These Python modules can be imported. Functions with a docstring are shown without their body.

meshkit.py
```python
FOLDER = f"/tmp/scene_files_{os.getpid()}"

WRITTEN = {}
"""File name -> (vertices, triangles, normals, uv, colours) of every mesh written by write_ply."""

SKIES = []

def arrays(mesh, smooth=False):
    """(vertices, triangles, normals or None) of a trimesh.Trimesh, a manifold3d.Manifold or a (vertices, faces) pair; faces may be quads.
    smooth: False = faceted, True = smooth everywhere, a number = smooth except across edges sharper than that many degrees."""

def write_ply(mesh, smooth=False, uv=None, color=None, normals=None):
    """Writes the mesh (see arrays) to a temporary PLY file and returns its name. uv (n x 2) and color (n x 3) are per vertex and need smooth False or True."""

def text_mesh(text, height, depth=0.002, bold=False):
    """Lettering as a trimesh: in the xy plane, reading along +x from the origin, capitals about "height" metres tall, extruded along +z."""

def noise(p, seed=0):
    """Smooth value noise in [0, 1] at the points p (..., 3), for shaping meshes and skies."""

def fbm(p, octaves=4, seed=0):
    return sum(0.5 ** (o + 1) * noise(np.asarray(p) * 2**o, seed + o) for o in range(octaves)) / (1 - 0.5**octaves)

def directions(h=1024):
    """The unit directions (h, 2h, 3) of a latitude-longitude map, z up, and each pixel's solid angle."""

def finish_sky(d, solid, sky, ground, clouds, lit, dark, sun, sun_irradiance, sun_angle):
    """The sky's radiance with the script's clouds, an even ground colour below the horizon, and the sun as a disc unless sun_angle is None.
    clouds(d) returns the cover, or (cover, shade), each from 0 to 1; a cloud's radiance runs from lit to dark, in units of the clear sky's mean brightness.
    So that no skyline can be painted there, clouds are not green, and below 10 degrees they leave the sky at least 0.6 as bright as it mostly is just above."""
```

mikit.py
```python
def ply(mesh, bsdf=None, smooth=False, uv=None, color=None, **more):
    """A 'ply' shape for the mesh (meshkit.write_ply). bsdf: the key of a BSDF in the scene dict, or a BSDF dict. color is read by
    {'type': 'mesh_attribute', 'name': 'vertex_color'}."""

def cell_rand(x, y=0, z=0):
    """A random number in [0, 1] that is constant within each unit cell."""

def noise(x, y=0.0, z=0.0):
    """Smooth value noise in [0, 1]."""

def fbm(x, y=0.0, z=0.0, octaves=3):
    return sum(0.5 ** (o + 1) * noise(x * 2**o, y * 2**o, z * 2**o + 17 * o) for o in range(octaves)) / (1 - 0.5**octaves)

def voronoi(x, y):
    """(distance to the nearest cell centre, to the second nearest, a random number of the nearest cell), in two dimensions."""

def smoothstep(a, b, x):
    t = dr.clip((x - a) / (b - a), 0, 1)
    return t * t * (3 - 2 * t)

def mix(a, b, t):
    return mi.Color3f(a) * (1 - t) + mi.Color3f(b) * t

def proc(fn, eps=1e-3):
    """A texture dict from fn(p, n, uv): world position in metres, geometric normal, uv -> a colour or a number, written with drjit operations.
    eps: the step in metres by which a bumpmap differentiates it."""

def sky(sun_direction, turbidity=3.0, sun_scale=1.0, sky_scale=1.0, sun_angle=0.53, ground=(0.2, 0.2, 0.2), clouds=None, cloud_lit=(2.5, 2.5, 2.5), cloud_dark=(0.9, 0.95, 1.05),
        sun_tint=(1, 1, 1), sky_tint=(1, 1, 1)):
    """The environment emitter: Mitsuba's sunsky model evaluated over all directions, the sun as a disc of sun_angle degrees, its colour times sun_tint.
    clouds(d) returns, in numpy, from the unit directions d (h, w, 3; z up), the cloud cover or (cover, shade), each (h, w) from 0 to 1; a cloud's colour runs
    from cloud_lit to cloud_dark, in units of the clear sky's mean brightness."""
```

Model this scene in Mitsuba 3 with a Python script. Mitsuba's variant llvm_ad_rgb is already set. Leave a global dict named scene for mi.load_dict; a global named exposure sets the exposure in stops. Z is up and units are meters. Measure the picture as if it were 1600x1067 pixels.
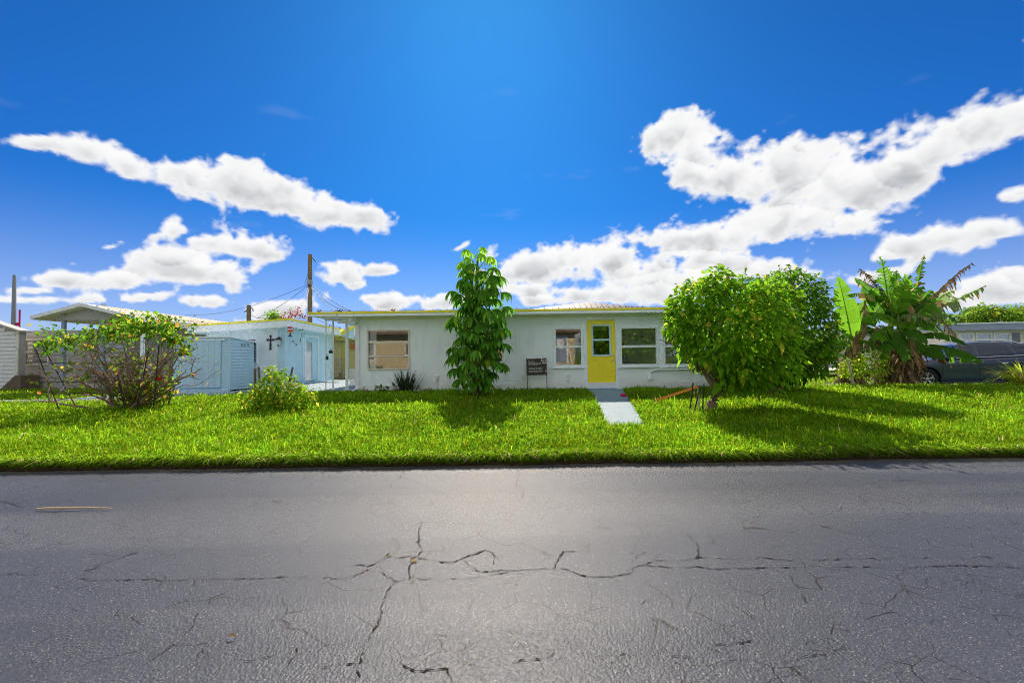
import math, numpy as np, trimesh, manifold3d as m3, mitsuba as mi, drjit as dr
from shapely.geometry import Polygon
import mikit, meshkit
from mikit import ply, proc, noise, fbm, voronoi, cell_rand, smoothstep, mix
T = mi.ScalarTransform4f
scene, labels = {}, {}

# ---------------------------------------------------------------- camera, sky, exposure
EYE = 1.35
F = 711.0                                   # focal length in photo pixels (1600 wide)
PITCH, ROLL = math.atan(26.5 / F), 0.0134
fwd = np.array([0, math.cos(PITCH), math.sin(PITCH)])
up0 = np.array([math.sin(ROLL), -math.sin(PITCH) * math.cos(ROLL), math.cos(PITCH) * math.cos(ROLL)])
rgt = np.cross(fwd, up0); rgt /= np.linalg.norm(rgt)
upv = np.cross(rgt, fwd)
CAM = np.array([0, 0, EYE])
scene['camera'] = {'type': 'perspective', 'fov': math.degrees(2 * math.atan(800 / F)), 'fov_axis': 'x',
                   'near_clip': 0.05, 'far_clip': 3000.0,
                   'to_world': T().look_at(origin=CAM.tolist(), target=(CAM + fwd).tolist(), up=upv.tolist())}
exposure = 2.75
SUN_AZ, SUN_EL = math.radians(-3.0), math.radians(42.0)
sun_dir = [math.sin(SUN_AZ) * math.cos(SUN_EL), math.cos(SUN_AZ) * math.cos(SUN_EL), math.sin(SUN_EL)]

# clouds: (azimuth deg, elevation deg, half-width deg, half-height deg, lean) of each puff
CLOUDS = [(-46.5, 18.8, 2.0, 0.8, 0.18, 1), (-43.6, 19.1, 2.4, 1.5, -0.04, 1), (-40.4, 18.4, 2.9, 1.6, -0.13, 1), (-35.9, 18.3, 3.6, 2.1, -0.03, 1), (-31.3, 18.6, 4.2, 3.1, -0.11, 1), (-27.0, 17.9, 4.3, 3.1, -0.19, 1), (-22.2, 16.8, 4.3, 2.7, -0.11, 1), (-17.9, 16.6, 3.0, 2.2, 0.08, 1), (-37.0, 13.1, 1.7, 1.3, 0.28, 1), (-31.3, 12.4, 4.4, 2.0, 0.05, 1), (-29.5, 12.3, 3.1, 1.9, 0.1, 1), (-33.6, 12.4, 2.5, 0.9, 0.01, 0.9), (-36.0, 9.2, 6.0, 2.4, 0.07, 1), (-36.8, 10.1, 2.8, 1.6, 0.11, 1), (-33.0, 9.0, 3.4, 1.8, 0.08, 1), (-40.7, 7.8, 2.8, 1.3, 0.1, 1), (-44.7, 7.4, 3.5, 1.0, 0.06, 1), (-46.6, 6.4, 2.3, 0.6, 0.1, 0.8), (-34.1, 6.4, 3.0, 1.0, -0.0, 1), (-41.5, 11.0, 1.5, 0.6, 0.41, 0.62), (-42.5, 6.0, 3.1, 0.7, 0.08, 0.85), (-39.3, 6.4, 3.4, 0.8, 0.2, 0.9), (-46.2, 5.6, 3.1, 0.6, 0.08, 0.85), (-20.1, 9.9, 2.8, 1.9, -0.06, 0.95), (-16.1, 10.7, 2.4, 0.9, 0.04, 0.9), (-18.7, 9.0, 2.0, 0.8, 0.04, 0.75), (-14.2, 7.0, 4.2, 1.4, 0.01, 1.05), (-8.8, 7.0, 3.5, 1.4, 0.1, 1.05), (-26.9, 5.7, 4.8, 1.5, 0.26, 1.05), (-17.2, 7.3, 1.6, 0.8, 0.02, 0.9), (10.5, 7.6, 5.4, 1.4, -0.04, 1.05), (-6.2, 13.9, 1.9, 0.8, 0.4, 0.5), (3.4, 11.1, 5.9, 3.2, 0.02, 1), (8.2, 11.6, 4.7, 2.7, -0.05, 1), (12.9, 11.9, 4.1, 3.0, 0.04, 1), (2.5, 8.4, 4.8, 1.5, -0.02, 0.9), (3.7, 7.2, 3.6, 1.1, -0.02, 0.95), (15.2, 10.2, 3.3, 1.9, -0.06, 1), (-3.1, 10.4, 2.9, 1.3, -0.01, 0.8), (19.6, 24.7, 3.2, 2.7, 0.03, 1), (22.8, 22.6, 4.2, 3.6, -0.49, 1), (22.4, 20.3, 3.9, 3.1, -0.37, 1), (27.4, 19.2, 5.5, 3.8, -0.25, 1), (32.9, 18.5, 4.6, 4.0, -0.23, 1), (35.1, 16.4, 4.7, 4.3, -0.1, 1), (38.2, 15.8, 3.9, 3.6, -0.11, 1), (40.7, 16.9, 3.8, 3.1, 0.04, 1), (43.9, 17.8, 3.2, 3.0, 0.08, 1), (46.8, 18.7, 3.1, 2.7, 0.05, 1), (49.4, 18.7, 2.6, 2.5, 0.04, 1), (32.7, 14.0, 4.5, 2.7, 0.06, 1), (37.1, 12.9, 3.0, 2.1, 0.06, 1), (33.0, 20.9, 2.2, 1.5, -0.48, 0.6), (24.9, 24.2, 2.2, 1.2, -0.52, 0.6), (20.4, 13.6, 5.6, 2.2, -0.11, 1), (25.2, 13.0, 5.2, 2.9, -0.02, 1), (29.1, 13.6, 3.6, 2.8, 0.07, 1), (23.8, 10.7, 6.0, 2.3, -0.1, 1), (17.3, 7.5, 6.2, 2.1, -0.06, 0.95), (23.1, 8.6, 6.1, 2.7, -0.08, 1), (30.2, 9.0, 5.4, 1.7, -0.11, 0.95), (15.9, 9.1, 4.4, 1.9, 0.04, 0.9), (41.4, 10.0, 2.7, 1.8, -0.04, 1), (44.1, 10.3, 3.5, 1.8, -0.13, 1), (46.9, 10.3, 1.9, 1.2, -0.07, 0.95), (39.5, 9.4, 1.7, 1.0, 0.1, 0.9), (47.9, 13.0, 1.4, 0.8, -0.27, 0.85), (48.8, 13.1, 1.4, 0.8, -0.28, 0.85), (47.1, 5.2, 3.4, 1.9, -0.05, 1), (49.3, 5.7, 3.1, 1.8, -0.14, 1), (43.9, 4.7, 2.9, 1.2, -0.1, 0.9), (39.4, 7.6, 2.9, 1.1, 0.13, 0.7)]
_r = np.random.default_rng(5)
for _k in range(170):                          # the same fair-weather clouds go on all round the sky
    _a = _r.uniform(62, 298); _e = np.degrees(np.arcsin(_r.uniform(.07, .93)))
    for _j in range(_r.integers(2, 5)):
        CLOUDS.append((_a + _r.normal(0, 4) / math.cos(math.radians(_e)), _e + _r.normal(0, 1.2), _r.uniform(4, 8), _r.uniform(1.6, 4.2) * (1 + _e / 45), _r.normal(0, .1), 1))


def clouds(d):
    az = np.degrees(np.arctan2(d[..., 0], d[..., 1])); el = np.degrees(np.arcsin(np.clip(d[..., 2], -1, 1)))
    dens = np.full(az.shape, -3.0); low = np.zeros(az.shape)
    for a, e, w, h, s, k in CLOUDS:
        x = (az - a + 180) % 360 - 180
        near = (np.abs(x) < 2.2 * w) & (np.abs(el - e) < 2.2 * h + 3)
        xx = x[near] * np.cos(np.radians(e)); yy = el[near] - e - s * xx
        yy = np.where(yy < 0, yy * 1.35, yy)
        v = k - np.sqrt((xx / w) ** 2 + (yy / h) ** 2 + 1e-6)
        old = dens[near]
        hi = np.maximum(old, v); blend = np.clip(1 - np.abs(old - v) / .5, 0, 1) ** 2 * .13
        dens[near] = hi + np.where(old > -2, blend, 0)
        low[near] = np.where(v > old, np.clip(.5 - yy / h * .9, 0, 1), low[near])
    p = np.stack([az / 3.1, el / 2.1, az * 0], -1)
    warp = meshkit.fbm(p * 1.7, 4, 3) - .5
    n1 = meshkit.fbm(np.stack([az / 2.6 + warp * .9, el / 1.9 + warp * .7, az * 0 + 4], -1), 6, 11) - .5
    n2 = meshkit.fbm(np.stack([az / .9, el / .7, az * 0 + 9], -1), 4, 31) - .5
    wisp = meshkit.fbm(np.stack([az / 9.0, el / 2.2, az * 0 + 19], -1), 5, 61)
    q = dens + n1 * 1.35 + n2 * .62
    cover = np.clip((q - .0) / .36, 0, 1); cover = cover * cover * (3 - 2 * cover) * .5 + cover * .5
    cover = np.maximum(cover, .30 * np.clip((wisp - .70) / .25, 0, 1) * np.clip(1 - el / 34, 0, 1))
    haze = .55 * np.clip(1 - el / 18, 0, 1) ** 1.8
    cover = np.maximum(cover, haze)
    thick = np.clip((q - .15) / .9, 0, 1)
    shade = np.clip(low * .85 * thick ** 1.1 + (n1 * .95 - n2 * .15) * thick + .02, 0, 1)
    return cover, shade


scene['sky'] = mikit.sky(sun_dir, turbidity=3.0, clouds=clouds, cloud_lit=(5.2, 5.2, 5.2), cloud_dark=(2.6, 2.72, 2.9), sky_tint=(.036, .218, .525), sky_scale=1.0, sun_tint=(.90, .97, 1.10), ground=(.16, .17, .12))


# ---------------------------------------------------------------- helpers
def ray(px, py):
    return fwd + (px - 800) / F * rgt + (533.5 - py) / F * upv


def P(px, py, Y):                              # the point at depth Y that stands at this place of the photo
    d = ray(px, py)
    return CAM + d * (Y / d[1])


def gz(x, y):                                  # height of the land
    x = np.asarray(x, float); y = np.asarray(y, float)
    ramp = .068 + .05 * (y - 5.95)
    cap = np.interp(x, [-30, -12, -8.5, -5, 8, 12, 30], [.30, .30, .34, .40, .40, .44, .40])
    h = np.minimum(ramp, cap)
    h = np.where(h > cap - .08, np.minimum(h, cap - .08 + .08 * (1 - np.exp(-(ramp - cap + .08) / .08))), h)
    fall = np.clip((x - 9.0) / 2.0, 0, 1) * np.clip((y - 13.0) / 1.4, 0, 1)
    h = h * (1 - fall) + .11 * fall
    return h + .012 * (meshkit.noise(np.stack([x * 1.3, y * 1.3, x * 0], -1)) - .5)


def G(px, py, z=0.0):                          # the point of the road under this place of the photo
    d = ray(px, py)
    return CAM + d * ((z - EYE) / d[2])


def numbered(name):
    if name not in scene and name not in labels:
        return name
    i = 1
    while f'{name}_{i:03d}' in scene or f'{name}_{i:03d}' in labels:
        i += 1
    return f'{name}_{i:03d}'


def thing(name, label, cat, group=None):
    k = numbered(name); labels[k] = {'label': label, 'category': cat}
    if group: labels[k]['group'] = group
    return k


_used = {}
def part(parent, name, mesh, bsdf, smooth=False, label=None, kind=None, **kw):
    base = parent + '__' + name
    i = _used.get(base, 0); _used[base] = i + 1
    k = base if i == 0 else f'{base}_{i:03d}'
    scene[k] = mesh if isinstance(mesh, dict) else ply(mesh, bsdf, smooth, **kw)
    if label or kind:
        labels[k] = {}
        if label: labels[k]['label'] = label
        if kind: labels[k]['kind'] = kind
    return k


def single(name, mesh, bsdf, label, cat, smooth=False, group=None, kind=None, **kw):
    k = thing(name, label, cat, group)
    if kind: labels[k]['kind'] = kind
    scene[k] = ply(mesh, bsdf, smooth, **kw)
    return k


def structure(name, mesh, bsdf, smooth=False, label=None, **kw):
    k = numbered(name); scene[k] = ply(mesh, bsdf, smooth, **kw); labels[k] = {'kind': 'structure'}
    if label: labels[k]['label'] = label
    return k


def cat(ms):
    ms = [m if isinstance(m, trimesh.Trimesh) else trimesh.Trimesh(*m, process=False) for m in ms]
    return trimesh.util.concatenate(ms)


def box(x0, x1, y0, y1, z0, z1, c=0.0):
    if c <= 0:
        v = np.array([[x, y, z] for x in (x0, x1) for y in (y0, y1) for z in (z0, z1)], float)
        f = np.array([[0, 1, 3], [0, 3, 2], [4, 6, 7], [4, 7, 5], [0, 4, 5], [0, 5, 1], [2, 3, 7], [2, 7, 6], [0, 2, 6], [0, 6, 4], [1, 5, 7], [1, 7, 3]])
        return trimesh.Trimesh(v, f, process=False)
    c = min(c, (x1 - x0) * .45, (y1 - y0) * .45, (z1 - z0) * .45)
    pts = []
    for x, sx in ((x0, 1), (x1, -1)):
        for y, sy in ((y0, 1), (y1, -1)):
            for z, sz in ((z0, 1), (z1, -1)):
                pts += [(x + sx * c, y + sy * c, z), (x + sx * c, y, z + sz * c), (x, y + sy * c, z + sz * c)]
    return trimesh.convex.convex_hull(np.array(pts))


def obox(p0, p1, w, t, up=(0, 0, 1)):          # a bar from p0 to p1
    p0, p1 = np.asarray(p0, float), np.asarray(p1, float)
    d = p1 - p0; L = np.linalg.norm(d); d /= L
    a = np.cross(d, up)
    if np.linalg.norm(a) < 1e-6: a = np.array([1.0, 0, 0])
    a /= np.linalg.norm(a); b = np.cross(a, d)
    m = box(-w / 2, w / 2, -t / 2, t / 2, 0, L)
    M = np.eye(4); M[:3, 0] = a; M[:3, 1] = b; M[:3, 2] = d; M[:3, 3] = p0
    m.apply_transform(M)
    return m


def tube(pts, r, sides=6, caps=True):
    p = np.asarray(pts, float); n = len(p)
    r = np.broadcast_to(np.asarray(r, float), (n,))
    t = np.gradient(p, axis=0); t /= np.linalg.norm(t, axis=1, keepdims=True) + 1e-12
    a = np.cross(t, np.where(np.abs(t[:, 2:]) < .9, [[0, 0, 1.0]], [[1.0, 0, 0]])); a /= np.linalg.norm(a, axis=1, keepdims=True) + 1e-12
    b = np.cross(t, a); g = np.arange(sides) * 2 * np.pi / sides
    v = (p[:, None] + r[:, None, None] * (np.cos(g)[None, :, None] * a[:, None] + np.sin(g)[None, :, None] * b[:, None])).reshape(-1, 3)
    i, j = np.meshgrid(np.arange(n - 1), np.arange(sides), indexing='ij')
    q = np.stack([i * sides + j, i * sides + (j + 1) % sides, (i + 1) * sides + (j + 1) % sides, (i + 1) * sides + j], -1).reshape(-1, 4)
    f = [q[:, [0, 1, 2]], q[:, [0, 2, 3]]]
    if caps:
        k = np.arange(1, sides - 1)
        f += [np.stack([k * 0, k + 1, k], 1), np.stack([k * 0, k, k + 1], 1) + (n - 1) * sides]
    return trimesh.Trimesh(v, np.vstack(f), process=False)


def man(m):
    return m3.Manifold(m3.Mesh(np.asarray(m.vertices, np.float32), np.asarray(m.faces, np.uint32)))


def unman(m):
    k = m.to_mesh()
    return trimesh.Trimesh(k.vert_properties[:, :3], k.tri_verts, process=False)


def cut(m, holes):
    a = man(m)
    for h in holes: a = a - man(h)
    return unman(a)


def prism_y(poly, y0, y1):                     # polygon in x,z pushed along y
    m = trimesh.creation.extrude_polygon(Polygon(poly), y1 - y0, engine='earcut')
    v = np.array(m.vertices)
    return trimesh.Trimesh(np.stack([v[:, 0], y1 - v[:, 2], v[:, 1]], 1), m.faces, process=False)


def prism_x(poly, x0, x1):                     # polygon in y,z pushed along x
    m = trimesh.creation.extrude_polygon(Polygon(poly), x1 - x0, engine='earcut')
    v = np.array(m.vertices)
    return trimesh.Trimesh(np.stack([x0 + v[:, 2], v[:, 0], v[:, 1]], 1), m.faces, process=False)


def sheet(xs, ys, zf):
    X, Y = np.meshgrid(xs, ys); v = np.stack([X, Y, zf(X, Y)], -1).reshape(-1, 3)
    nx, ny = len(xs), len(ys)
    i, j = np.meshgrid(np.arange(ny - 1), np.arange(nx - 1), indexing='ij'); a = (i * nx + j).ravel()
    return trimesh.Trimesh(v, np.vstack([np.stack([a, a + 1, a + nx + 1], 1), np.stack([a, a + nx + 1, a + nx], 1)]), process=False)


def ball(c, r, sub=2):
    m = trimesh.creation.icosphere(subdivisions=sub, radius=1.0)
    m.apply_scale(np.broadcast_to(np.asarray(r, float), 3)); m.apply_translation(c)
    return m


def unit(v):
    return v / (np.linalg.norm(v, axis=-1, keepdims=True) + 1e-12)


def leaf_arrays(Pp, D, N, L, W, C, fold=.25, droop=.25):
    """n leaves of 4 folded triangles each -> mesh, colours"""
    n = len(Pp); D = unit(D); B = unit(np.cross(D, N)); N = np.cross(B, D)
    L = np.broadcast_to(L, (n,))[:, None]; W = np.broadcast_to(W, (n,))[:, None]
    dz = np.array([0, 0, -1.0])
    lf = Pp + D * L * .40 + B * W * .5 + N * fold * W * .5 + dz * droop * L * .1
    rt = Pp + D * L * .40 - B * W * .5 + N * fold * W * .5 + dz * droop * L * .1
    md = Pp + D * L * .52 + dz * droop * L * .2
    tp = Pp + D * L * .97 + dz * droop * L * .7
    v = np.stack([Pp, lf, md, rt, tp], 1).reshape(-1, 3)
    k = np.arange(n)[:, None] * 5
    f = np.concatenate([k + np.array([[0, 2, 1]]), k + np.array([[0, 3, 2]]), k + np.array([[1, 2, 4]]), k + np.array([[2, 3, 4]])])
    return (v, f), np.repeat(np.clip(C, 0, 1), 5, axis=0)


def tints(rng, n, base, spread=.18, yellow=0.0, ycol=(.30, .28, .03)):
    c = np.asarray(base)[None] * np.exp(rng.normal(0, spread, (n, 1))) * np.exp(rng.normal(0, spread * .35, (n, 3)))
    if yellow:
        m = rng.random(n) < yellow
        c[m] = np.asarray(ycol) * np.exp(rng.normal(0, .2, (m.sum(), 1)))
    return c


# ---------------------------------------------------------------- materials
def M(name, color, rough=.6, spec=.4, metallic=0.0, two=False, **kw):
    d = {'type': 'principled', 'base_color': color if isinstance(color, dict) else {'type': 'rgb', 'value': list(color)},
         'roughness': rough, 'specular': spec, 'metallic': metallic, **kw}
    scene[name] = {'type': 'twosided', 'b': d} if two else d
    return name


def worn(col, amount=.12, scale=3.0, dirt=(.25, .22, .18), dirt_amt=0.0, base_z=None):
    col, dirt = tuple(col), tuple(dirt)
    def fn(p, n, uv):
        a = fbm(p.x * scale, p.y * scale, p.z * scale * .6, 3)
        b = fbm(p.x * scale * 9, p.y * scale * 9, p.z * scale * 5, 2)
        c = mi.Color3f(col) * (1 - amount + 2 * amount * (a * .7 + b * .3))
        if dirt_amt:
            st = smoothstep(.52, .85, fbm(p.x * 9.0, p.y * 9.0, p.z * 1.1, 3))
            w = dirt_amt * st
            if base_z is not None:
                w = w + .55 * smoothstep(base_z + .28, base_z - .05, p.z + .25 * (a - .5)) * (.3 + .7 * b)
            c = mix(c, dirt, dr.clip(w, 0, 1))
        return c
    return proc(fn)


M('house_paint', worn((.84, .92, .95), .06, 1.2, (.40, .42, .40), .22, .50), .55, .4)
M('blue_paint', worn((.52, .76, .86), .05, 1.4, (.36, .42, .44), .14), .55, .4)
M('shed_paint', worn((.48, .69, .82), .06, 2.0, (.30, .36, .38), .15), .5, .4)
M('trim_paint', worn((.84, .92, .96), .05, 4.0, (.3, .3, .3), .12), .45, .4)
M('white_trim', worn((.78, .80, .80), .05, 4.0, (.35, .33, .28), .15), .4, .4)
M('cream_trim', worn((.72, .68, .58), .06, 5.0, (.3, .27, .2), .15), .45, .4)
M('yellow_paint', worn((.86, .76, .03), .06, 3.0, (.35, .3, .08), .10), .4, .45)
M('door_yellow', worn((.90, .78, .03), .03, 2.0, (.4, .34, .08), .05), .38, .45)
M('soffit_paint', worn((.76, .80, .66), .06, 2.0), .6, .3)
M('grey_metal_roof', worn((.058, .054, .058), .10, 2.0, (.14, .11, .10), .3), .5, .4)
M('tan_metal_roof', worn((.90, .82, .68), .03, 1.0, (.5, .43, .35), .08), .45, .4)
M('grey_siding', worn((.40, .38, .36), .06, 2.0, (.25, .22, .2), .2), .6, .3)
M('white_siding', worn((.72, .72, .70), .05, 2.0, (.38, .34, .26), .2), .5, .35)
M('olive_paint', worn((.52, .50, .22), .06, 2.0, (.3, .28, .15), .15), .55, .35)
M('olive_trim', worn((.45, .46, .10), .06, 2.0), .55, .35)
M('orange_wood', worn((.42, .16, .05), .15, 4.0), .5, .4)
M('blue_concrete', worn((.145, .215, .255), .12, 2.2, (.20, .20, .18), .40), .7, .3)
M('step_blue', worn((.12, .28, .42), .12, 3.0, (.3, .32, .34), .25), .7, .3)
M('dark_interior', (.05, .05, .055), .9, .1)
M('black_metal', (.02, .02, .022), .45, .5)
M('chrome', (.7, .7, .72), .25, .5, 1.0)
M('dark_rod', worn((.035, .028, .024), .2, 12), .7, .3)
M('sign_face', (.022, .018, .018), .4, .5)
M('sign_white', (.75, .73, .70), .5, .4)
M('stake_wood', worn((.16, .12, .085), .3, 14), .85, .2)
M('pale_stake', worn((.46, .42, .33), .2, 14), .8, .2)
M('orange_strap', worn((.72, .24, .05), .12, 9), .7, .2)
M('pole_wood', worn((.17, .13, .075), .25, 5), .85, .2)
M('wire_black', (.02, .02, .022), .6, .3)
M('mast_grey', (.22, .24, .28), .5, .4)
M('bark', worn((.17, .12, .085), .35, 16, (.35, .32, .28), .25), .9, .15)
M('twig', worn((.24, .165, .125), .35, 14), .85, .2)
M('dead_leaf', {'type': 'mesh_attribute', 'name': 'vertex_color'}, .85, .15, two=True)
M('green_stalk', worn((.16, .22, .06), .25, 7, (.22, .15, .07), .5), .6, .3)
M('petal_red', (.62, .012, .02), .5, .3, two=True)
M('petal_pink', (.62, .22, .34), .5, .3, two=True)
M('petal_lilac', (.55, .45, .68), .5, .3, two=True)
M('red_cloth', worn((.55, .02, .10), .2, 20), .8, .2)
M('blind_white', (.62, .63, .62), .5, .4, two=True)
M('curtain', worn((.42, .46, .50), .1, 8), .8, .1, two=True)
M('tan_siding', worn((.60, .50, .28), .05, 1.5, (.35, .28, .18), .15), .55, .35)
M('brown_roof', worn((.20, .15, .12), .2, 3), .85, .2)
M('paint_red', (.55, .03, .03), .4, .5); M('paint_gold', (.75, .5, .05), .4, .5); M('paint_green', (.03, .35, .12), .4, .5); M('paint_teal', (.03, .35, .5), .4, .5)
M('pale_glass_bulb', (.72, .74, .74), .15, .6)
M('sand', worn((.15, .115, .07), .3, 40), .9, .1)
M('dry_stick', worn((.45, .32, .17), .2, 10), .8, .2)
M('soil', worn((.055, .036, .022), .4, 18), .95, .1)
M('concrete', worn((.46, .43, .38), .10, 1.6, (.22, .2, .18), .3), .85, .2)
M('driveway_grey', worn((.14, .145, .165), .12, 1.6), .7, .3)
M('grey_house', worn((.46, .50, .56), .06, 2.0), .6, .3)
M('grey_band', worn((.26, .32, .42), .08, 3.0), .5, .4)
M('shutter', worn((.20, .21, .26), .1, 6), .6, .3)
M('far_blue', worn((.10, .30, .62), .1, 2), .6, .3)
for nm, rgb in (('leaf', None),):
    scene['leaf'] = {'type': 'principledthin', 'base_color': {'type': 'mesh_attribute', 'name': 'vertex_color', 'scale': 1.95}, 'roughness': .42, 'eta': 1.45, 'diff_trans': 1.25}
    scene['grass_blade'] = {'type': 'principledthin', 'base_color': {'type': 'mesh_attribute', 'name': 'vertex_color', 'scale': 1.6}, 'roughness': .5, 'eta': 1.4, 'diff_trans': 1.3}
    scene['glossy_leaf'] = {'type': 'principledthin', 'base_color': {'type': 'mesh_attribute', 'name': 'vertex_color', 'scale': 2.9}, 'roughness': .33, 'eta': 1.5, 'diff_trans': 1.1}
scene['window_glass'] = {'type': 'thindielectric', 'int_ior': 1.85}
M('car_paint', (.013, .028, .060), .14, .5, .0, clearcoat=1.0, clearcoat_gloss=.96)
M('car_glass', (.008, .022, .055), .05, .5)
M('tyre', (.02, .02, .02), .8, .3)
M('alloy', (.55, .56, .58), .3, .5, .9)
M('plastic_black', (.02, .02, .022), .5, .4)


def road_color(p, n, uv):
    big = fbm(p.x * .35, p.y * 1.1, 0.0, 3)
    band = fbm(p.x * .10 + 3, p.y * 1.6, 2.0, 3)
    worn_ = smoothstep(.50, .68, band) * .65 + .12
    d1, d2, r = voronoi(p.x * 125, p.y * 125)
    speck = smoothstep(.40, .25, d1) * dr.select(r > 1 - .42 * worn_, 1.0, 0.0)
    e1, e2, r2 = voronoi(p.x * 45 + 5, p.y * 45)
    speck2 = smoothstep(.22, .14, e1) * dr.select(r2 > .985 - .03 * worn_, 1.0, 0.0)
    fine = noise(p.x * 160, p.y * 160, 0.0)
    c = mix((.031, .037, .053), (.056, .062, .078), dr.clip(big * .7 + worn_ * .5, 0, 1)) * (.75 + .5 * fine)
    c = mix(c, (.26, .245, .21), dr.clip(speck * .6 + speck2 * .7, 0, 1))
    w1 = p.x + .25 * (fbm(p.x * 3, p.y * 3, 0.0, 3) - .5); w2 = p.y + .25 * (fbm(p.x * 3, p.y * 3, 7.0, 3) - .5)
    f1, f2, r3 = voronoi(w1 * 3.1, w2 * 3.1); g1, g2, r4 = voronoi(w1 * 7.5 + 3, w2 * 7.5)
    mid = dr.exp(-dr.square((p.x + .2) / 2.6) - dr.square((p.y - 2.9) / 1.5)); zone = dr.clip(smoothstep(.46, .60, fbm(p.x * .6 + 9, p.y * .9, 0.0, 3)) + mid, 0, 1); brk = smoothstep(.35, .55, noise(p.x * 7, p.y * 7, 5.0))
    hair = dr.maximum(smoothstep(.032, .008, f2 - f1) * dr.maximum(zone, .75) * brk, smoothstep(.040, .008, g2 - g1) * dr.clip(smoothstep(.54, .68, fbm(p.x * .8 + 2, p.y * 1.1, 4.0, 3)) + .6 * mid, 0, 1) * brk * .8)
    lane = smoothstep(.5, .75, fbm(p.x * .07, p.y * .9, 8.0, 2))
    c = c * (1 - .15 * lane)
    stain = smoothstep(.70, .78, fbm(p.x * .9 + 4, p.y * 1.3, 12.0, 3))
    c = c * (1 - .10 * stain)
    c = mix(c, (.20, .165, .11), smoothstep(5.70, 5.90, p.y + .16 * (fbm(p.x * 2.5, p.y * 6, 1.0, 3) - .5)) * (.35 + .5 * noise(p.x * 30, p.y * 30, 2.0)))
    return mix(c, (.010, .009, .010), hair * .9)


def road_bump(p, n, uv):
    a = noise(p.x * 115, p.y * 95, 0.0); b = noise(p.x * 210, p.y * 190, 3.0); s = fbm(p.x * 9, p.y * 9, 0.0, 2)
    return (a * .6 + b * .35 + s * .3) * .0036


scene['asphalt'] = {'type': 'bumpmap', 'b': {'type': 'principled', 'base_color': proc(road_color), 'roughness': .50, 'specular': .15}, 't': proc(road_bump, eps=2e-3), 'scale': 1.0}
M('crack_dark', worn((.014, .012, .012), .3, 30), .95, .1)


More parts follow.
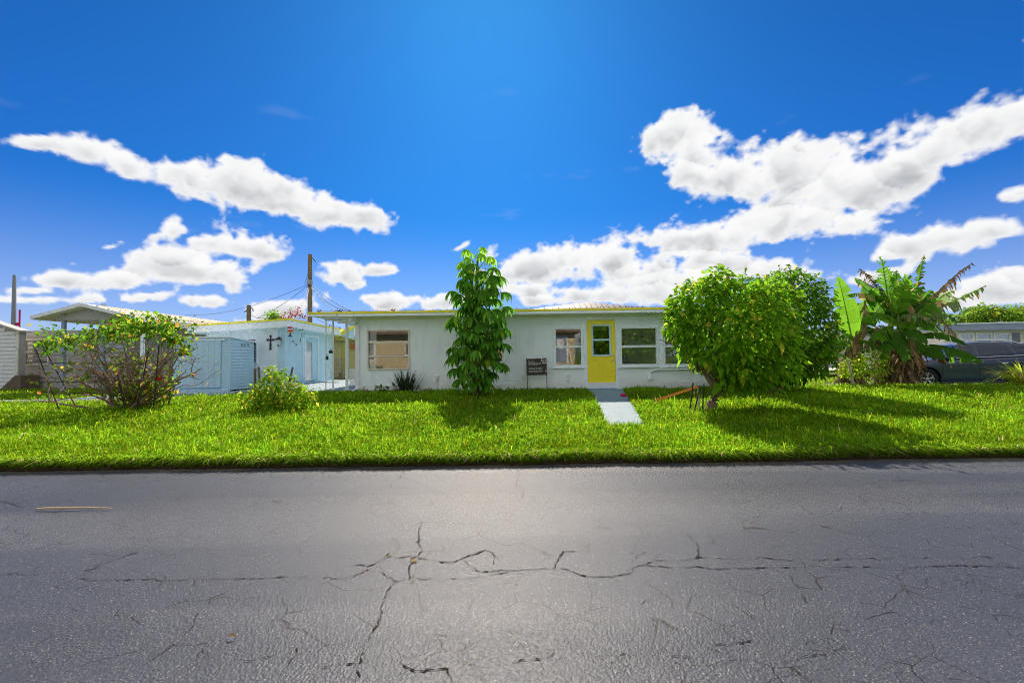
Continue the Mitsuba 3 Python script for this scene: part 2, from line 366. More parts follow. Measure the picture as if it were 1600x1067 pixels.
def turf(p, n, uv):
    a = fbm(p.x * 1.2, p.y * 1.2, 0.0, 3); b = noise(p.x * 40, p.y * 40, 0.0)
    return mix((.035, .055, .008), (.085, .13, .012), dr.clip(a * .7 + b * .5, 0, 1))
M('turf', proc(turf), .9, .1)

# ---------------------------------------------------------------- setting: land, road, lawn, paths
structure('ground', sheet(np.linspace(-1500, 1500, 13), np.linspace(-1500, 1500, 13), lambda x, y: x * 0 - .04), 'turf')
EDGE = 5.93
rx = np.linspace(-60, 60, 121)
structure('road', sheet(rx, np.linspace(-6.2, EDGE + .04, 40), lambda x, y: .015 * np.exp(-((y - 2) / 4) ** 2) - .015 + 0 * x), 'asphalt', True)


def land(x, y):
    wob = .10 * (meshkit.fbm(np.stack([x * .9, x * 0, x * 0], -1), 3, 8) - .5)
    edge = np.clip((y - EDGE - wob) / .06, 0, 1)
    return np.where(y < EDGE + .35, -.03 + (gz(x, y) + .03) * edge ** .6, gz(x, y))
lx = np.linspace(-34, 34, 341)
structure('lawn', sheet(lx, np.concatenate([np.linspace(EDGE - .03, EDGE + .35, 20), np.linspace(EDGE + .5, 34, 140)]), land), 'turf', True)
bank = sheet(np.linspace(-16, 16, 900), np.linspace(0, 1, 5), lambda x, y: x * 0)
v = np.array(bank.vertices); t_ = v[:, 1].copy(); wob = .10 * (meshkit.fbm(np.stack([v[:, 0] * .9, v[:, 0] * 0, v[:, 0] * 0], -1), 3, 8) - .5) + .05 * (meshkit.noise(np.stack([v[:, 0] * 9, t_ * 3, t_ * 0], -1)) - .5)
v[:, 1] = EDGE - .055 + wob + .09 * t_; v[:, 2] = .002 + .050 * t_ ** .7 + .012 * (meshkit.noise(np.stack([v[:, 0] * 30, t_ * 5, t_ * 0], -1)) - .5)
bank.vertices = v
structure('soil_bank', bank, 'soil')

# cracks in the road: irregular open joints between the places read off the photo
CR = [
 ([(0, 896), (55, 898), (95, 894), (142, 890), (158, 882), (180, 874), (230, 858)], 1.0),
 ([(230, 858), (265, 845), (302, 820)], .4),
 ([(122, 903), (150, 907), (200, 906), (245, 904), (252, 909)], 1.0), ([(262, 907), (310, 905), (400, 904), (450, 902), (503, 901)], .8),
 ([(660, 815), (655, 828), (654, 842), (655, 850), (659, 857), (662, 860), (654, 866), (648, 870), (645, 878), (640, 885), (638, 895), (641, 900), (640, 904)], 1.3),
 ([(640, 904), (617, 908), (608, 902), (600, 897), (598, 894), (582, 894), (575, 892), (560, 896), (545, 904), (525, 904), (503, 902)], 1.0),
 ([(543, 887), (552, 884), (564, 882), (573, 885), (585, 881), (600, 874), (607, 865), (613, 863)], 1.4),
 ([(574, 884), (574, 892)], 2.4), ([(605, 872), (611, 864)], 2.2),
 ([(613, 870), (625, 871), (636, 869), (645, 870)], 1.2),
 ([(653, 871), (670, 874), (685, 877), (700, 879), (712, 877), (722, 872), (733, 867), (745, 865), (757, 859), (767, 862), (772, 870), (770, 882)], 1.2),
 ([(722, 872), (735, 867)], 2.4), ([(746, 865), (757, 859)], 2.6),
 ([(640, 904), (655, 903), (660, 905), (695, 905), (720, 904), (745, 902), (800, 893)], .9),
 ([(724, 874), (736, 885), (745, 892), (750, 894), (765, 893), (780, 891), (800, 891), (870, 888), (890, 890), (905, 898), (930, 902), (960, 900), (985, 895), (992, 885), (1005, 883), (1050, 886), (1100, 886), (1110, 889), (1200, 887), (1290, 885), (1400, 887), (1500, 883), (1600, 887)], .9),
 ([(617, 908), (610, 918), (603, 925), (601, 933), (597, 945), (595, 962), (592, 975), (578, 990), (570, 1010), (560, 1040), (556, 1066)], .8),
 ([(605, 806), (620, 812), (638, 817), (660, 815), (690, 816), (720, 817), (750, 819), (775, 813), (800, 810)], .55),
 ([(868, 888), (872, 872), (880, 861), (905, 862)], 1.2), ([(985, 880), (990, 872), (1010, 863)], .7), ([(800, 862), (860, 862), (880, 861)], .6), ([(905, 862), (960, 866), (1010, 863)], .5),
 ([(1003, 884), (1020, 875), (1060, 876), (1090, 871), (1092, 855), (1080, 840), (1060, 825), (1040, 822), (1010, 818), (930, 826)], .8), ([(1085, 872), (1097, 868)], 2.2),
 ([(1092, 871), (1140, 873), (1180, 873), (1185, 870), (1240, 876)], .8), ([(1270, 875), (1330, 873), (1400, 871), (1480, 872), (1560, 869)], .5),
 ([(805, 728), (812, 740), (806, 757), (820, 765), (815, 780)], .6), ([(632, 733), (625, 745), (610, 758), (612, 762), (650, 761), (690, 768)], .7),
 ([(300, 765), (270, 783), (235, 797), (180, 815)], .6), ([(420, 775), (390, 792), (368, 810)], .6), ([(235, 797), (300, 799), (370, 800)], .5), ([(300, 765), (360, 767), (420, 775), (500, 770), (560, 768)], .5),
 ([(0, 782), (15, 785), (28, 790)], 1.4),
 ([(318, 1014), (320, 1020), (328, 1030)], .7), ([(380, 1028), (392, 1033), (430, 1023)], .8), ([(462, 1012), (465, 1020), (485, 1017)], .7), ([(450, 1042), (456, 1030), (470, 1019)], .7), ([(500, 1043), (530, 1038), (556, 1037)], .7),
 ([(625, 1035), (645, 1047), (655, 1048), (700, 1045), (708, 1065)], .8), ([(680, 990), (700, 995), (716, 986)], .5), ([(1108, 1005), (1140, 1007), (1175, 1001)], .7), ([(1048, 1027), (1085, 1027)], .8), ([(960, 1025), (975, 1021), (995, 1029)], .7), ([(800, 1035), (840, 1030), (868, 1020)], .7), ([(1220, 1037), (1260, 1025), (1330, 1012)], .5),
 ([(1000, 945), (1012, 938), (1025, 932)], .6), ([(1040, 950), (1060, 943)], .5),
 ([(1405, 730), (1450, 729), (1520, 728), (1600, 727)], .8)]
rng = np.random.default_rng(3)
for pts, wd in CR:
    g = np.array([G(a, b)[:2] for a, b in pts])
    fine = [g[0]]
    for a, b in zip(g[:-1], g[1:]):
        n = max(2, int(np.linalg.norm(b - a) / .02)); s = np.linspace(0, 1, n + 1)[1:, None]
        seg = a + (b - a) * s; seg[:-1] += rng.normal(0, .006, (n - 1, 2)); fine += list(seg)
    fine = np.array(fine); n = len(fine)
    tdir = unit(np.gradient(fine, axis=0)); nrm = np.stack([-tdir[:, 1], tdir[:, 0]], 1)
    w = wd * .0021 * np.exp(rng.normal(0, .75, n)); w[[0, -1]] = .0006
    gap = meshkit.noise(np.stack([np.arange(n) * .23, np.full(n, len(pts) * 7.1), np.zeros(n)], -1))
    w = np.minimum(np.where(gap < .22, w * .25, w), .0065)
    L_, R_ = fine + nrm * w[:, None], fine - nrm * w[:, None] * np.exp(rng.normal(0, .3, n))[:, None]
    zr = lambda q: .015 * np.exp(-((q[:, 1] - 2) / 4) ** 2) - .015 + .004
    v = np.concatenate([np.column_stack([L_, zr(L_)]), np.column_stack([R_, zr(R_)])]); i = np.arange(n - 1)
    f = np.concatenate([np.stack([i, i + n, i + 1], 1), np.stack([i + 1, i + n, i + n + 1], 1)])
    part('road', 'crack', (v, f), 'crack_dark')
for (px, py, rpx) in ((647, 876, 5), (574, 889, 2.2), (608, 868, 2.4), (735, 867, 2)):
    c = G(px, py); ang = np.linspace(0, 2 * np.pi, 13)[:-1]; rr = rpx * c[1] / F * np.exp(rng.normal(0, .25, 12))
    v = np.vstack([[c[0], c[1], .006], np.column_stack([c[0] + rr * np.cos(ang), c[1] + 1.6 * rr * np.sin(ang), np.full(12, .0045)])])
    part('road', 'pothole', (v, np.array([[0, 1 + k, 1 + (k + 1) % 12] for k in range(12)])), 'sand')

# walkway to the yellow door, its step, the patio slab, the drive on the left, the street on the right
a, b, c_, d_ = G(1008, 652, .33), G(950, 652, .33), P(919, 607, 13.35), P(973, 607, 13.35)
wv = []
for s in np.linspace(0, 1, 9):
    for e0, e1 in ((b, c_), (a, d_)):
        q = e0 + (e1 - e0) * s; wv.append([q[0], q[1], float(gz(q[0], q[1])) + .035])
wv = np.array(wv); nb = len(wv)
wv = np.vstack([wv, wv - [0, 0, .12]])
wf = []
for k in range(8):
    o = 2 * k
    wf += [[o, o + 1, o + 3], [o, o + 3, o + 2], [o + nb, o + 2, o + 2 + nb], [o, o + 2, o + nb], [o + 1, o + 1 + nb, o + 3], [o + 3, o + 1 + nb, o + 3 + nb]]
wf += [[0, nb, 1], [1, nb, nb + 1]]
structure('walkway', (wv, np.array(wf)), 'blue_concrete')
WALK = (c_[0] - .1, d_[0] + .1)
HY = 13.65
q0, q1 = P(918, 607, HY), P(976, 607, HY)
structure('door_step', box(q0[0] - .02, q1[0] + .02, HY - .32, HY - .02, .30, float(q0[2]) - .02, .015), 'step_blue')
structure('patio', box(-8.38, -4.85, 13.75, 21.2, .2, .46, .01), 'blue_concrete')
structure('shed_pad', box(-13.2, -8.40, 13.76, 22, .1, .33, .01), 'blue_concrete')
structure('driveway', sheet(np.linspace(-30, -9.7, 40), np.linspace(12.6, 13.7, 5), lambda x, y: gz(x, y) + .02), 'driveway_grey')
structure('side_street', sheet(np.linspace(10, 40, 8), np.linspace(14.3, 19, 8), lambda x, y: x * 0 + .125), 'driveway_grey')
structure('far_street', sheet(np.linspace(10, 60, 8), np.linspace(24.5, 28, 8), lambda x, y: x * 0 + .50), 'concrete')

# ---------------------------------------------------------------- the white house with the yellow door
house = thing('mobile_home', 'long low white house with yellow roof edge and yellow front door', 'house')
W0, W1 = P(556, 560, HY)[0], 7.7
ZB = .36
EY = 13.15                                            # front of the eave
zt = float(np.mean([P(x, 485.8 - (x - 620) * .0128, EY)[2] for x in (600, 700, 850, 1000)]))     # top of the yellow edge
z1 = zt - .065; z2 = z1 - .075                        # yellow edge / white fascia
zs = z2 + .01                                         # soffit
print('eave', zt, z2, 'wall left', W0)


def rect(px0, py0, px1, py1, Y=HY):
    a, b = P(px0, py0, Y), P(px1, py1, Y); c, d = P(px0, py1, Y), P(px1, py0, Y)
    return (a[0] + c[0]) / 2, (b[0] + d[0]) / 2, (c[2] + b[2]) / 2, (a[2] + d[2]) / 2


WIN = {'L': rect(573.5, 515, 640.5, 577.5), 'M': rect(722, 516, 788, 567), 'S': rect(864.5, 510.5, 911.5, 573.5), 'R1': rect(967, 509.5, 1029, 572.5), 'R2': rect(1034.5, 509, 1097, 572), 'R3': rect(1102, 508, 1165, 571)}
DOOR = rect(917.6, 500, 961.4, 606.3)
holes = [box(r[0] + .02, r[1] - .02, HY - 1, HY + 1, r[2] + .02, r[3] - .02) for r in WIN.values()] + [box(DOOR[0] - .01, DOOR[1] + .01, HY - 1, HY + 1, DOOR[2] - .02, DOOR[3] + .01)]
part(house, 'wall', cut(box(W0, W1, HY, HY + .14, ZB, zs + .05), holes), 'house_paint', label='shaded white front wall with windows and door')
part(house, 'wall', cat([box(W0, W0 + .12, HY + .14, 19, ZB, zs + .05), box(W1 - .12, W1, HY + .14, 19, ZB, zs + .05), box(W0, W1, 19, 19.12, ZB, zs + .05)]), 'house_paint')
part(house, 'floor', box(W0 + .12, W1 - .12, HY + .14, 19, ZB, ZB + .12), 'dark_interior')
for x0, x1 in ((-.2, -.14), (3.4, 3.46)):
    part(house, 'inner_wall', box(x0, x1, HY + .14, 19, ZB + .12, zs), 'dark_interior')
part(house, 'frieze', box(W0 + .01, W1, HY - .028, HY - .001, zs - .075, zs - .003), 'soffit_paint')
part(house, 'foundation', box(W0 + .01, W1, HY - .022, HY - .002, ZB, P(700, 600.5, HY)[2]), 'white_trim')
for px in (858, 700.5, 660, 1032):
    x = P(px, 550, HY)[0]
    if not (WIN['M'][0] < x < WIN['M'][1]):
        part(house, 'batten', box(x - .018, x + .018, HY - .010, HY - .0005, ZB + .16, zs - .078), 'house_paint')
# wall panels: shallow joints left as thin proud strips; course of small edging blocks at the foot
xb = W0 + .3; rb = np.random.default_rng(8)
CX0 = P(481, 490, EY)[0]                              # left end of the carport roof
roofm = prism_x([(EY, z2 + .005), (EY, zt - .012), (EY + 3.2, zt + .12), (19.3, zt + .02), (19.3, z2 + .005), (HY + .0, zs)], W0 - .35, W1 + .35)
part(house, 'roof', roofm, 'white_siding')
part(house, 'soffit', box(W0 - .33, W1 + .33, EY + .004, HY - .03, zs - .014, zs - .002), 'soffit_paint')
part(house, 'fascia', box(W0 - .36, W1 + .36, EY - .022, EY - .001, z2, z1 - .002, .004), 'trim_paint')
part(house, 'roof_edge', box(W0 - .37, W1 + .37, EY - .035, EY + .25, z1, zt, .006), 'yellow_paint', label='yellow painted metal roof edge')


def window(parent, r, y, frame=.06, rails=(), mat='white_trim', depth=.05, blind=None, glass='window_glass', sill=True, stile=None, rail_h=.045):
    x0, x1, a, b = r
    outer = box(x0, x1, y - depth, y + .05, a, b, .006)
    part(parent, 'window_frame', cut(outer, [box(x0 + frame, x1 - frame, y - 1, y + 1, a + frame, b - frame)]), mat)
    zz = [a + frame] + sorted(rails) + [b - frame]
    for r_ in rails:
        part(parent, 'window_rail', box(x0 + frame + .001, x1 - frame - .001, y - depth * .7, y + .03, r_ - rail_h / 2, r_ + rail_h / 2, .004), mat)
    for lo, hi in zip(zz[:-1], zz[1:]):
        lo2 = lo + (rail_h / 2 if lo != zz[0] else 0); hi2 = hi - (rail_h / 2 if hi != zz[-1] else 0)
        yy = y + .008 + (.006 if lo == zz[0] else 0)
        v = np.array([[x0 + frame, yy, lo2], [x1 - frame, yy, lo2], [x1 - frame, yy, hi2], [x0 + frame, yy, hi2]])
        part(parent, 'pane', (v, np.array([[0, 1, 2], [0, 2, 3]])), glass)
    if sill:
        part(parent, 'sill', box(x0 - .02, x1 + .02, y - depth - .03, y - .001, a - .035, a - .002, .006), mat)
    if blind:
        ms = []
        zz_ = b - frame - .03
        while zz_ > blind:
            s = box(x0 + frame + .01, x1 - frame - .01, y + .060, y + .082, zz_, zz_ + .003); ms.append(s); zz_ -= .034
        part(parent, 'blind', cat(ms), 'blind_white', kind='stuff')


def zpx(px, py, Y=HY): return float(P(px, py, Y)[2])


window(house, WIN['L'], HY, .045, (zpx(607, 535), zpx(607, 556.3)), 'cream_trim', rail_h=.05, sill=False)
window(house, WIN['M'], HY, .05, (zpx(755, 541),), 'trim_paint', sill=False)
window(house, WIN['S'], HY, .075, (zpx(888, 541.8),), 'trim_paint', rail_h=.055)
window(house, WIN['R1'], HY, .075, (zpx(998, 541.2),), 'trim_paint', blind=zpx(998, 568), rail_h=.07)
window(house, WIN['R2'], HY, .075, (zpx(1066, 540.5),), 'trim_paint', blind=zpx(1066, 568), rail_h=.07)
window(house, WIN['R3'], HY, .075, (zpx(1130, 540),), 'trim_paint', rail_h=.07)
cx = WIN['L']
part(house, 'curtain', box(cx[0] + .05, cx[0] + .25, HY + .10, HY + .12, cx[2], cx[3]), 'curtain')
# door
dx0, dx1, dz0, dz1 = DOOR
part(house, 'door_frame', cat([box(dx0 - .075, dx0 - .004, HY - .035, HY + .1, dz0 - .03, dz1 + .08, .006), box(dx1 + .004, dx1 + .075, HY - .035, HY + .1, dz0 - .03, dz1 + .08, .006), box(dx0 - .003, dx1 + .003, HY - .033, HY + .1, dz1 + .004, dz1 + .078, .006)]), 'trim_paint')
part(house, 'threshold', box(dx0 - .003, dx1 + .003, HY - .06, HY + .1, dz0 - .045, dz0 - .004, .006), 'step_blue')
wx0, wx1, wz0, wz1 = rect(924, 507, 954.5, 556.5)
yd = HY + .01
dm = box(dx0, dx1, yd, yd + .045, dz0, dz1, .003)
pan = []
ring = []
for r_ in (rect(926.3, 566, 937.2, 592.8), rect(944, 566, 955.6, 592.8)):
    pan.append(cut(box(r_[0], r_[1], yd - .1, yd + .010, r_[2], r_[3]), []))
    ring.append(r_)
dm = cut(dm, pan + [box(wx0 + .02, wx1 - .02, yd - .5, yd + .5, wz0 + .02, wz1 - .02)])
dk = part(house, 'door', dm, 'door_yellow', label='bright yellow front door')
for r_ in ring:
    part(house + '__door', 'raised_panel', trimesh.convex.convex_hull(np.array([[x, y, z] for (x0, x1, z0, z1_, y) in ((r_[0] + .015, r_[1] - .015, r_[2] + .015, r_[3] - .015, yd + .0095), (r_[0] + .05, r_[1] - .05, r_[2] + .05, r_[3] - .05, yd + .001)) for x in (x0, x1) for z in (z0, z1_)])), 'door_yellow')
part(house + '__door', 'window_frame', cut(box(wx0, wx1, yd - .025, yd + .01, wz0, wz1, .006), [box(wx0 + .05, wx1 - .05, yd - .5, yd + .5, wz0 + .05, wz1 - .05)]), 'blue_paint')
zm = zpx(939, 531)
part(house + '__door', 'window_rail', box(wx0 + .051, wx1 - .051, yd - .022, yd + .006, zm - .025, zm + .025, .004), 'blue_paint')
for lo, hi in ((wz0 + .05, zm - .025), (zm + .025, wz1 - .05)):
    v = np.array([[wx0 + .05, yd - .004, lo], [wx1 - .05, yd - .004, lo], [wx1 - .05, yd - .004, hi], [wx0 + .05, yd - .004, hi]])
    part(house + '__door', 'pane', (v, np.array([[0, 1, 2], [0, 2, 3]])), 'window_glass')
for py, r_ in ((562.5, .032), (554.5, .026)):
    c = P(957.6, py, HY); c[1] = yd - .045
    part(house + '__door', 'knob' if py > 560 else 'deadbolt', cat([ball(c, [r_, r_ * .8, r_], 2), tube([c, c + [0, .05, 0]], r_ * .5, 8), tube([c + [0, .036, 0], c + [0, .046, 0]], r_ * 1.15, 12)]), 'chrome', 40)
for fz in (.12, .5, .88):
    zz = dz0 + (dz1 - dz0) * fz
    part(house + '__door', 'hinge', tube([[dx0 - .002, yd - .006, zz - .045], [dx0 - .002, yd - .006, zz + .045]], .009, 6), 'chrome')
part(house + '__door', 'sweep', box(dx0 + .01, dx1 - .01, yd - .012, yd - .001, dz0 + .002, dz0 + .03), 'plastic_black')
# downspout at the left corner
xd = W0 - .07
xq = P(551, 500, HY)[0]
part(house, 'downspout', cat([obox([W0 + .04, EY + .10, zs - .02], [W0 + .08, HY - .05, zs - .22], .07, .055), obox([W0 + .08, HY - .05, zs - .20], [W0 + .08, HY - .05, ZB + .14], .07, .05, (0, 1, 0)), obox([W0 + .08, HY - .05, ZB + .16], [W0 + .0, HY - .22, ZB + .09], .07, .05)]), 'white_trim')
part(house, 'corner_board', box(W0 - .015, W0 + .12, HY - .018, HY - .001, ZB + .02, zs - .08, .004), 'white_trim')
# hose bibs and vents near the ground
for px, top, bot in ((682.5, 592, 609), (817.5, 590, 607), (889, 589, 606)):
    a, b = P(px, top, HY), P(px, bot, HY)
    part(house, 'pipe_stub', cat([tube([[a[0], HY - .05, a[2]], [a[0], HY - .05, b[2]]], .018, 8), box(a[0] - .05, a[0] + .05, HY - .07, HY - .002, a[2] - .02, a[2] + .10, .01), tube([[a[0] - .09, HY - .05, a[2] - .10], [a[0], HY - .05, a[2] - .10]], .014, 6)]), 'white_trim')
c0 = P(1015, 591, HY); c1 = P(1018, 580, HY); c2 = P(1023, 577.6, HY)
pts = [[c0[0], HY - .06, c0[2]], [c0[0] + .01, HY - .06, c0[2] + .10], [c0[0] + .04, HY - .06, c1[2] + .0], [c0[0] + .09, HY - .06, c2[2] - .02], [c0[0] + .17, HY - .06, c2[2]], [c0[0] + 2.6, HY - .06, c2[2] + .015]]
part(house, 'conduit', cat([tube(pts, .022, 8), box(c0[0] - .055, c0[0] + .055, HY - .10, HY - .002, c0[2] - .05, c0[2] + .08, .01)]), 'trim_paint', 50)
part(house, 'conduit', tube([[c0[0] + .12, HY - .035, c2[2] - .012], [c0[0] + 2.6, HY - .035, c2[2] + .0]], .012, 6), 'orange_wood', label='rusty pipe along the wall')

# raised roof section that peeks over the front
pk = [P(840, 482, 17.6), P(918, 470.3, 17.6), P(1006, 480.5, 17.6)]
zz0 = pk[0][2] - .4
ridge = trimesh.convex.convex_hull(np.array([[pk[0][0] - .2, 17.2, pk[0][2] - .06], [pk[2][0] + .2, 17.2, pk[2][2] - .06], [pk[1][0], 18.0, pk[1][2]], [pk[1][0], 30, pk[1][2]], [pk[0][0] - .2, 30.6, pk[0][2] - .06], [pk[2][0] + .2, 30.6, pk[2][2] - .06], [pk[0][0] + .2, 17.4, zz0], [pk[2][0] - .2, 17.4, zz0], [pk[0][0] + .2, 30, zz0], [pk[2][0] - .2, 30, zz0]]))
part(house, 'upper_roof', ridge, 'grey_metal_roof', label='grey ribbed metal roof hump behind the front roof')
for s in np.linspace(.08, .92, 17):
    x = pk[0][0] + (pk[2][0] - pk[0][0]) * s; k = min(s / .47, (1 - s) / .53)
    part(house, 'roof_rib', obox([x, 17.2, pk[0][2] - .03], [x + (pk[1][0] - x) * .0, 17.2 + .8 * k, pk[0][2] - .03 + (pk[1][2] - pk[0][2] + .03) * k], .02, .02), 'grey_metal_roof')

# string lights along the front roof edge
lightk = thing('string_lights', 'string of tiny red bulbs clipped along the yellow roof edge of the long house', 'string lights')
xs = np.linspace(CX0 + .3, W1, 60)
part(lightk, 'cord', tube([[x, EY - .01 + .01 * math.sin(i), zt + .018 + .008 * math.sin(i * 2.1)] for i, x in enumerate(xs)], .004, 4), 'wire_black')
for i, x in enumerate(np.linspace(CX0 + .4, 4.6, 26)):
    part(lightk, 'bulb', ball([x, EY - .015, zt + .035], [.014, .014, .022], 1), 'paint_red' if i % 3 else 'paint_gold', True)
for px in (499, 529, 533, 615):
    c = P(px, 484, EY + .15)
    w = tube([[c[0] - .04, c[1], zt], [c[0] - .05, c[1], zt + .06], [c[0] - .02, c[1], zt + .10]], .013, 5)
    w2 = tube([[c[0], c[1], zt], [c[0] + .035, c[1] + .01, zt + .07], [c[0] + .05, c[1], zt + .09]], .013, 5)
    single('vent_cap', cat([w, w2, tube([[c[0], c[1], zt - .02], [c[0], c[1], zt + .05]], .03, 8)]), 'dark_rod', {499: 'forked dark clip on the roof edge at the left end of the carport', 529: 'left one of the two close dark clips on the roof edge', 533: 'right one of the two close dark clips on the roof edge', 615: 'dark clip on the roof edge above the three part window'}[px], 'roof clip', group='small clips standing on the roof edge')

# ---------------------------------------------------------------- carport roof with its posts
car = thing('carport', 'flat carport roof with yellow edge on thin white posts beside the long house', 'carport')
part(car, 'roof', box(CX0, W0 - .385, EY + .002, 19, z2 + .03, zt - .02), 'white_siding')
part(car, 'fascia', box(CX0 - .005, W0 - .38, EY - .020, EY - .001, z2 + .012, z1 - .002, .004), 'trim_paint')
part(car, 'roof_edge', box(CX0 - .02, W0 - .375, EY - .034, EY + .25, z1, zt - .001, .006), 'yellow_paint')
for k in range(1, 5):
    part(car, 'ceiling_rib', box(CX0 + .02, W0 - .40, EY + k * 1.1, EY + k * 1.1 + .05, z2 - .02, z2 + .029), 'white_siding')
YP = 14.0
for px0, px1, w in ((509.8, 508.5, .035), (520.8, 520, .045), (542.5, 541.5, .075)):
    x = (P(px0, 520, YP)[0] + P(px1, 520, YP)[0]) / 2
    part(car, 'post', box(x - w / 2, x + w / 2, YP - w / 2, YP + w / 2, .46, z2 + .02, .006), 'white_trim')
    part(car, 'post_foot', box(x - w, x + w, YP - w, YP + w, .46, .475), 'white_trim')
xa, xb_ = P(509.4, 520, YP)[0], P(520.4, 520, YP)[0]
def scroll(z, s=1, r=.075):
    th = np.linspace(0, 3.6 * np.pi, 26); rr = r * (1 - th / (4.4 * np.pi))
    return tube(np.column_stack([(xa + xb_) / 2 + s * rr * np.cos(th), np.full(26, YP), z + rr * np.sin(th)]), .006, 5)
for z, s in ((.95, 1), (1.12, -1), (2.2, 1)):
    part(car, 'iron_scroll', scroll(z, s), 'white_trim')
part(car, 'iron_scroll', tube([[xb_, YP, 2.35], [(xa + xb_) / 2, YP, 2.05], [xa + .01, YP, 1.70]], .006, 5), 'white_trim')
part(car, 'corbel', box(P(536, 490, YP)[0], P(552, 490, YP)[0], YP + .10, YP + .25, z2 - .12, z2 + .02, .01), 'trim_paint')
for px, py, nm in ((511, 559, 1), (516.5, 549.5, 2)):
    c = P(px, py, YP - .05)
    k = thing('hanging_lamp', 'small black box lamp tied to the thin carport post' if nm == 1 else 'small round black lamp bracketed between the two thin carport posts', 'lamp')
    part(k, 'body', cat([box(c[0] - .04, c[0] + .04, c[1] - .03, c[1] + .03, c[2] - .06, c[2] + .05, .012)]) if nm == 1 else ball(c, [.055, .03, .05], 2), 'black_metal', 30)
    part(k, 'bracket', tube([c + [0, 0, .05], c + [.0, .0, .11], c + [.05, .02, .10]], .008, 6), 'black_metal')
    if nm == 2: part(k, 'arm', tube([c + [-.06, 0, .0], c + [-.02, 0, -.045], c + [.05, 0, -.04], c + [.075, .01, .02]], .01, 6), 'black_metal')

# ---------------------------------------------------------------- blue cottage on the left with its yellow roof edge
BX = -8.43                                            # plane of the wall that looks to the right
cott = thing('blue_cottage', 'pale blue flat roofed cottage with glazed side door behind the small shed', 'cottage')
def PX(px, py, X=BX):                                 # the point in the plane x = X under this place of the photo
    d = ray(px, py); return CAM + d * (X / d[0])
nc = PX(445, 560); fc = PX(518.5, 560)
YN, YF = nc[1], fc[1]
ztop_n = PX(445, 513)[2]; ztop_f = PX(517, 519)[2]
XL = P(322, 540, YN)[0]
door = (PX(476.5, 560)[1], PX(497, 560)[1], .53, PX(480, 526)[2])
wallm = prism_x([(YN, .33), (YF, .33), (YF, ztop_f), (YN, ztop_n)], BX - .12, BX)
wallm = cut(wallm, [box(BX - 1, BX + 1, door[0] + .04, door[1] - .04, .5, door[3])])
part(cott, 'wall', wallm, 'blue_paint', label='right hand wall with the glazed door')
wd = rect(383, 528.5, 403, 568, YN)
part(cott, 'wall', cut(box(XL, BX - .003, YN - .003, YN + .12, .33, ztop_n), [box(wd[0], wd[1], YN - 1, YN + 1, wd[2], wd[3])]), 'house_paint')
part(cott, 'inside', box(XL + .1, BX - .6, YN + .5, YN + .55, .4, ztop_n), 'dark_interior')
window(cott, wd, YN - .004, .05, (), 'trim_paint', sill=False)
part(cott, 'corner_board', box(BX - .26, BX + .014, YN - .022, YN - .004, .36, ztop_n - .01, .004), 'blue_paint')
# roof: low pitch falling to the left, deep fascia
r0 = P(292, 509, YN - .45); r1 = P(452, 498.5, YN - .45)
rl, rr_ = r0[0], BX + .38
sl = (r1[2] - r0[2]) / (r1[0] - r0[0])
zt0 = r0[2]; zt1 = r0[2] + sl * (rr_ - rl)
yb0, yb1 = YN - .45, YF + .45
zback = PX(541, 516.5, rr_)[2]
yb1 = PX(541, 516.5, rr_)[1]
def rz(x, y): return zt0 + sl * (x - rl) + (zback - zt1) * (y - yb0) / (yb1 - yb0)
vs = np.array([[x, y, rz(x, y) + dz] for x in (rl, rr_) for y in (yb0, yb1) for dz in (-.03, -.27)])
part(cott, 'roof', trimesh.convex.convex_hull(vs), 'trim_paint', label='pale roof slab with deep fascia')
def edge_bar(p, q, t=.03, h0=-.032, h1=.03):
    p, q = np.asarray(p, float), np.asarray(q, float); d = unit(q - p); nrm = np.array([d[1], -d[0], 0]) * t
    return trimesh.convex.convex_hull(np.array([a + b + [0, 0, h] for a in (p, q) for b in (nrm, -nrm * 3) for h in (h0, h1)]))
A, B_, C_ = [rl - .02, yb0, rz(rl, yb0)], [rr_ + .02, yb0, rz(rr_, yb0)], [rr_, yb1, rz(rr_, yb1)]
part(cott, 'roof_edge', edge_bar(A, B_), 'yellow_paint'); part(cott, 'roof_edge', edge_bar(B_, C_), 'yellow_paint')
# side door, recessed, with its long louvred glass
y0, y1, za, zb_ = door
part(cott, 'door_frame', cat([box(BX - .10, BX + .02, y0 - .03, y0 + .04, .5, zb_ + .06), box(BX - .10, BX + .02, y1 - .04, y1 + .03, .5, zb_ + .06), box(BX - .10, BX + .019, y0 + .041, y1 - .041, zb_ - .01, zb_ + .058)]), 'trim_paint')
g0, g1 = PX(479.6, 560)[1] , PX(489.5, 560)[1]; gz0, gz1 = PX(484, 594)[2], PX(484, 534)[2]
part(cott, 'door', cut(box(BX - .085, BX - .045, y0 + .042, y1 - .042, .54, zb_ - .012), [box(BX - 1, BX + 1, g0, g1, gz0, gz1)]), 'blue_paint')
for i, z in enumerate(np.linspace(gz0, gz1, 16)[:-1]):
    h = (gz1 - gz0) / 15
    v = np.array([[BX - .075, g0, z + h * .98], [BX - .075, g1, z + h * .98], [BX - .048, g1, z], [BX - .048, g0, z]])
    part(cott + '__door', 'louvre', (v, np.array([[0, 2, 1], [0, 3, 2]])), 'window_glass')
part(cott + '__door', 'backing', box(BX - .110, BX - .105, g0 - .1, g1 + .1, gz0 - .1, gz1 + .1), 'curtain')
part(cott, 'drip_pipe', tube([[BX + .02, YN + 1.45, .6], [BX + .02, YN + 1.45, ztop_n - .25]], .02, 6), 'trim_paint')
part(cott, 'pipe', tube([[P(438.5, 520, YN)[0], YN - .03, zpx(438, 531, YN)], [P(438.5, 520, YN)[0], YN - .03, ztop_n - .05]], .012, 6), 'trim_paint')
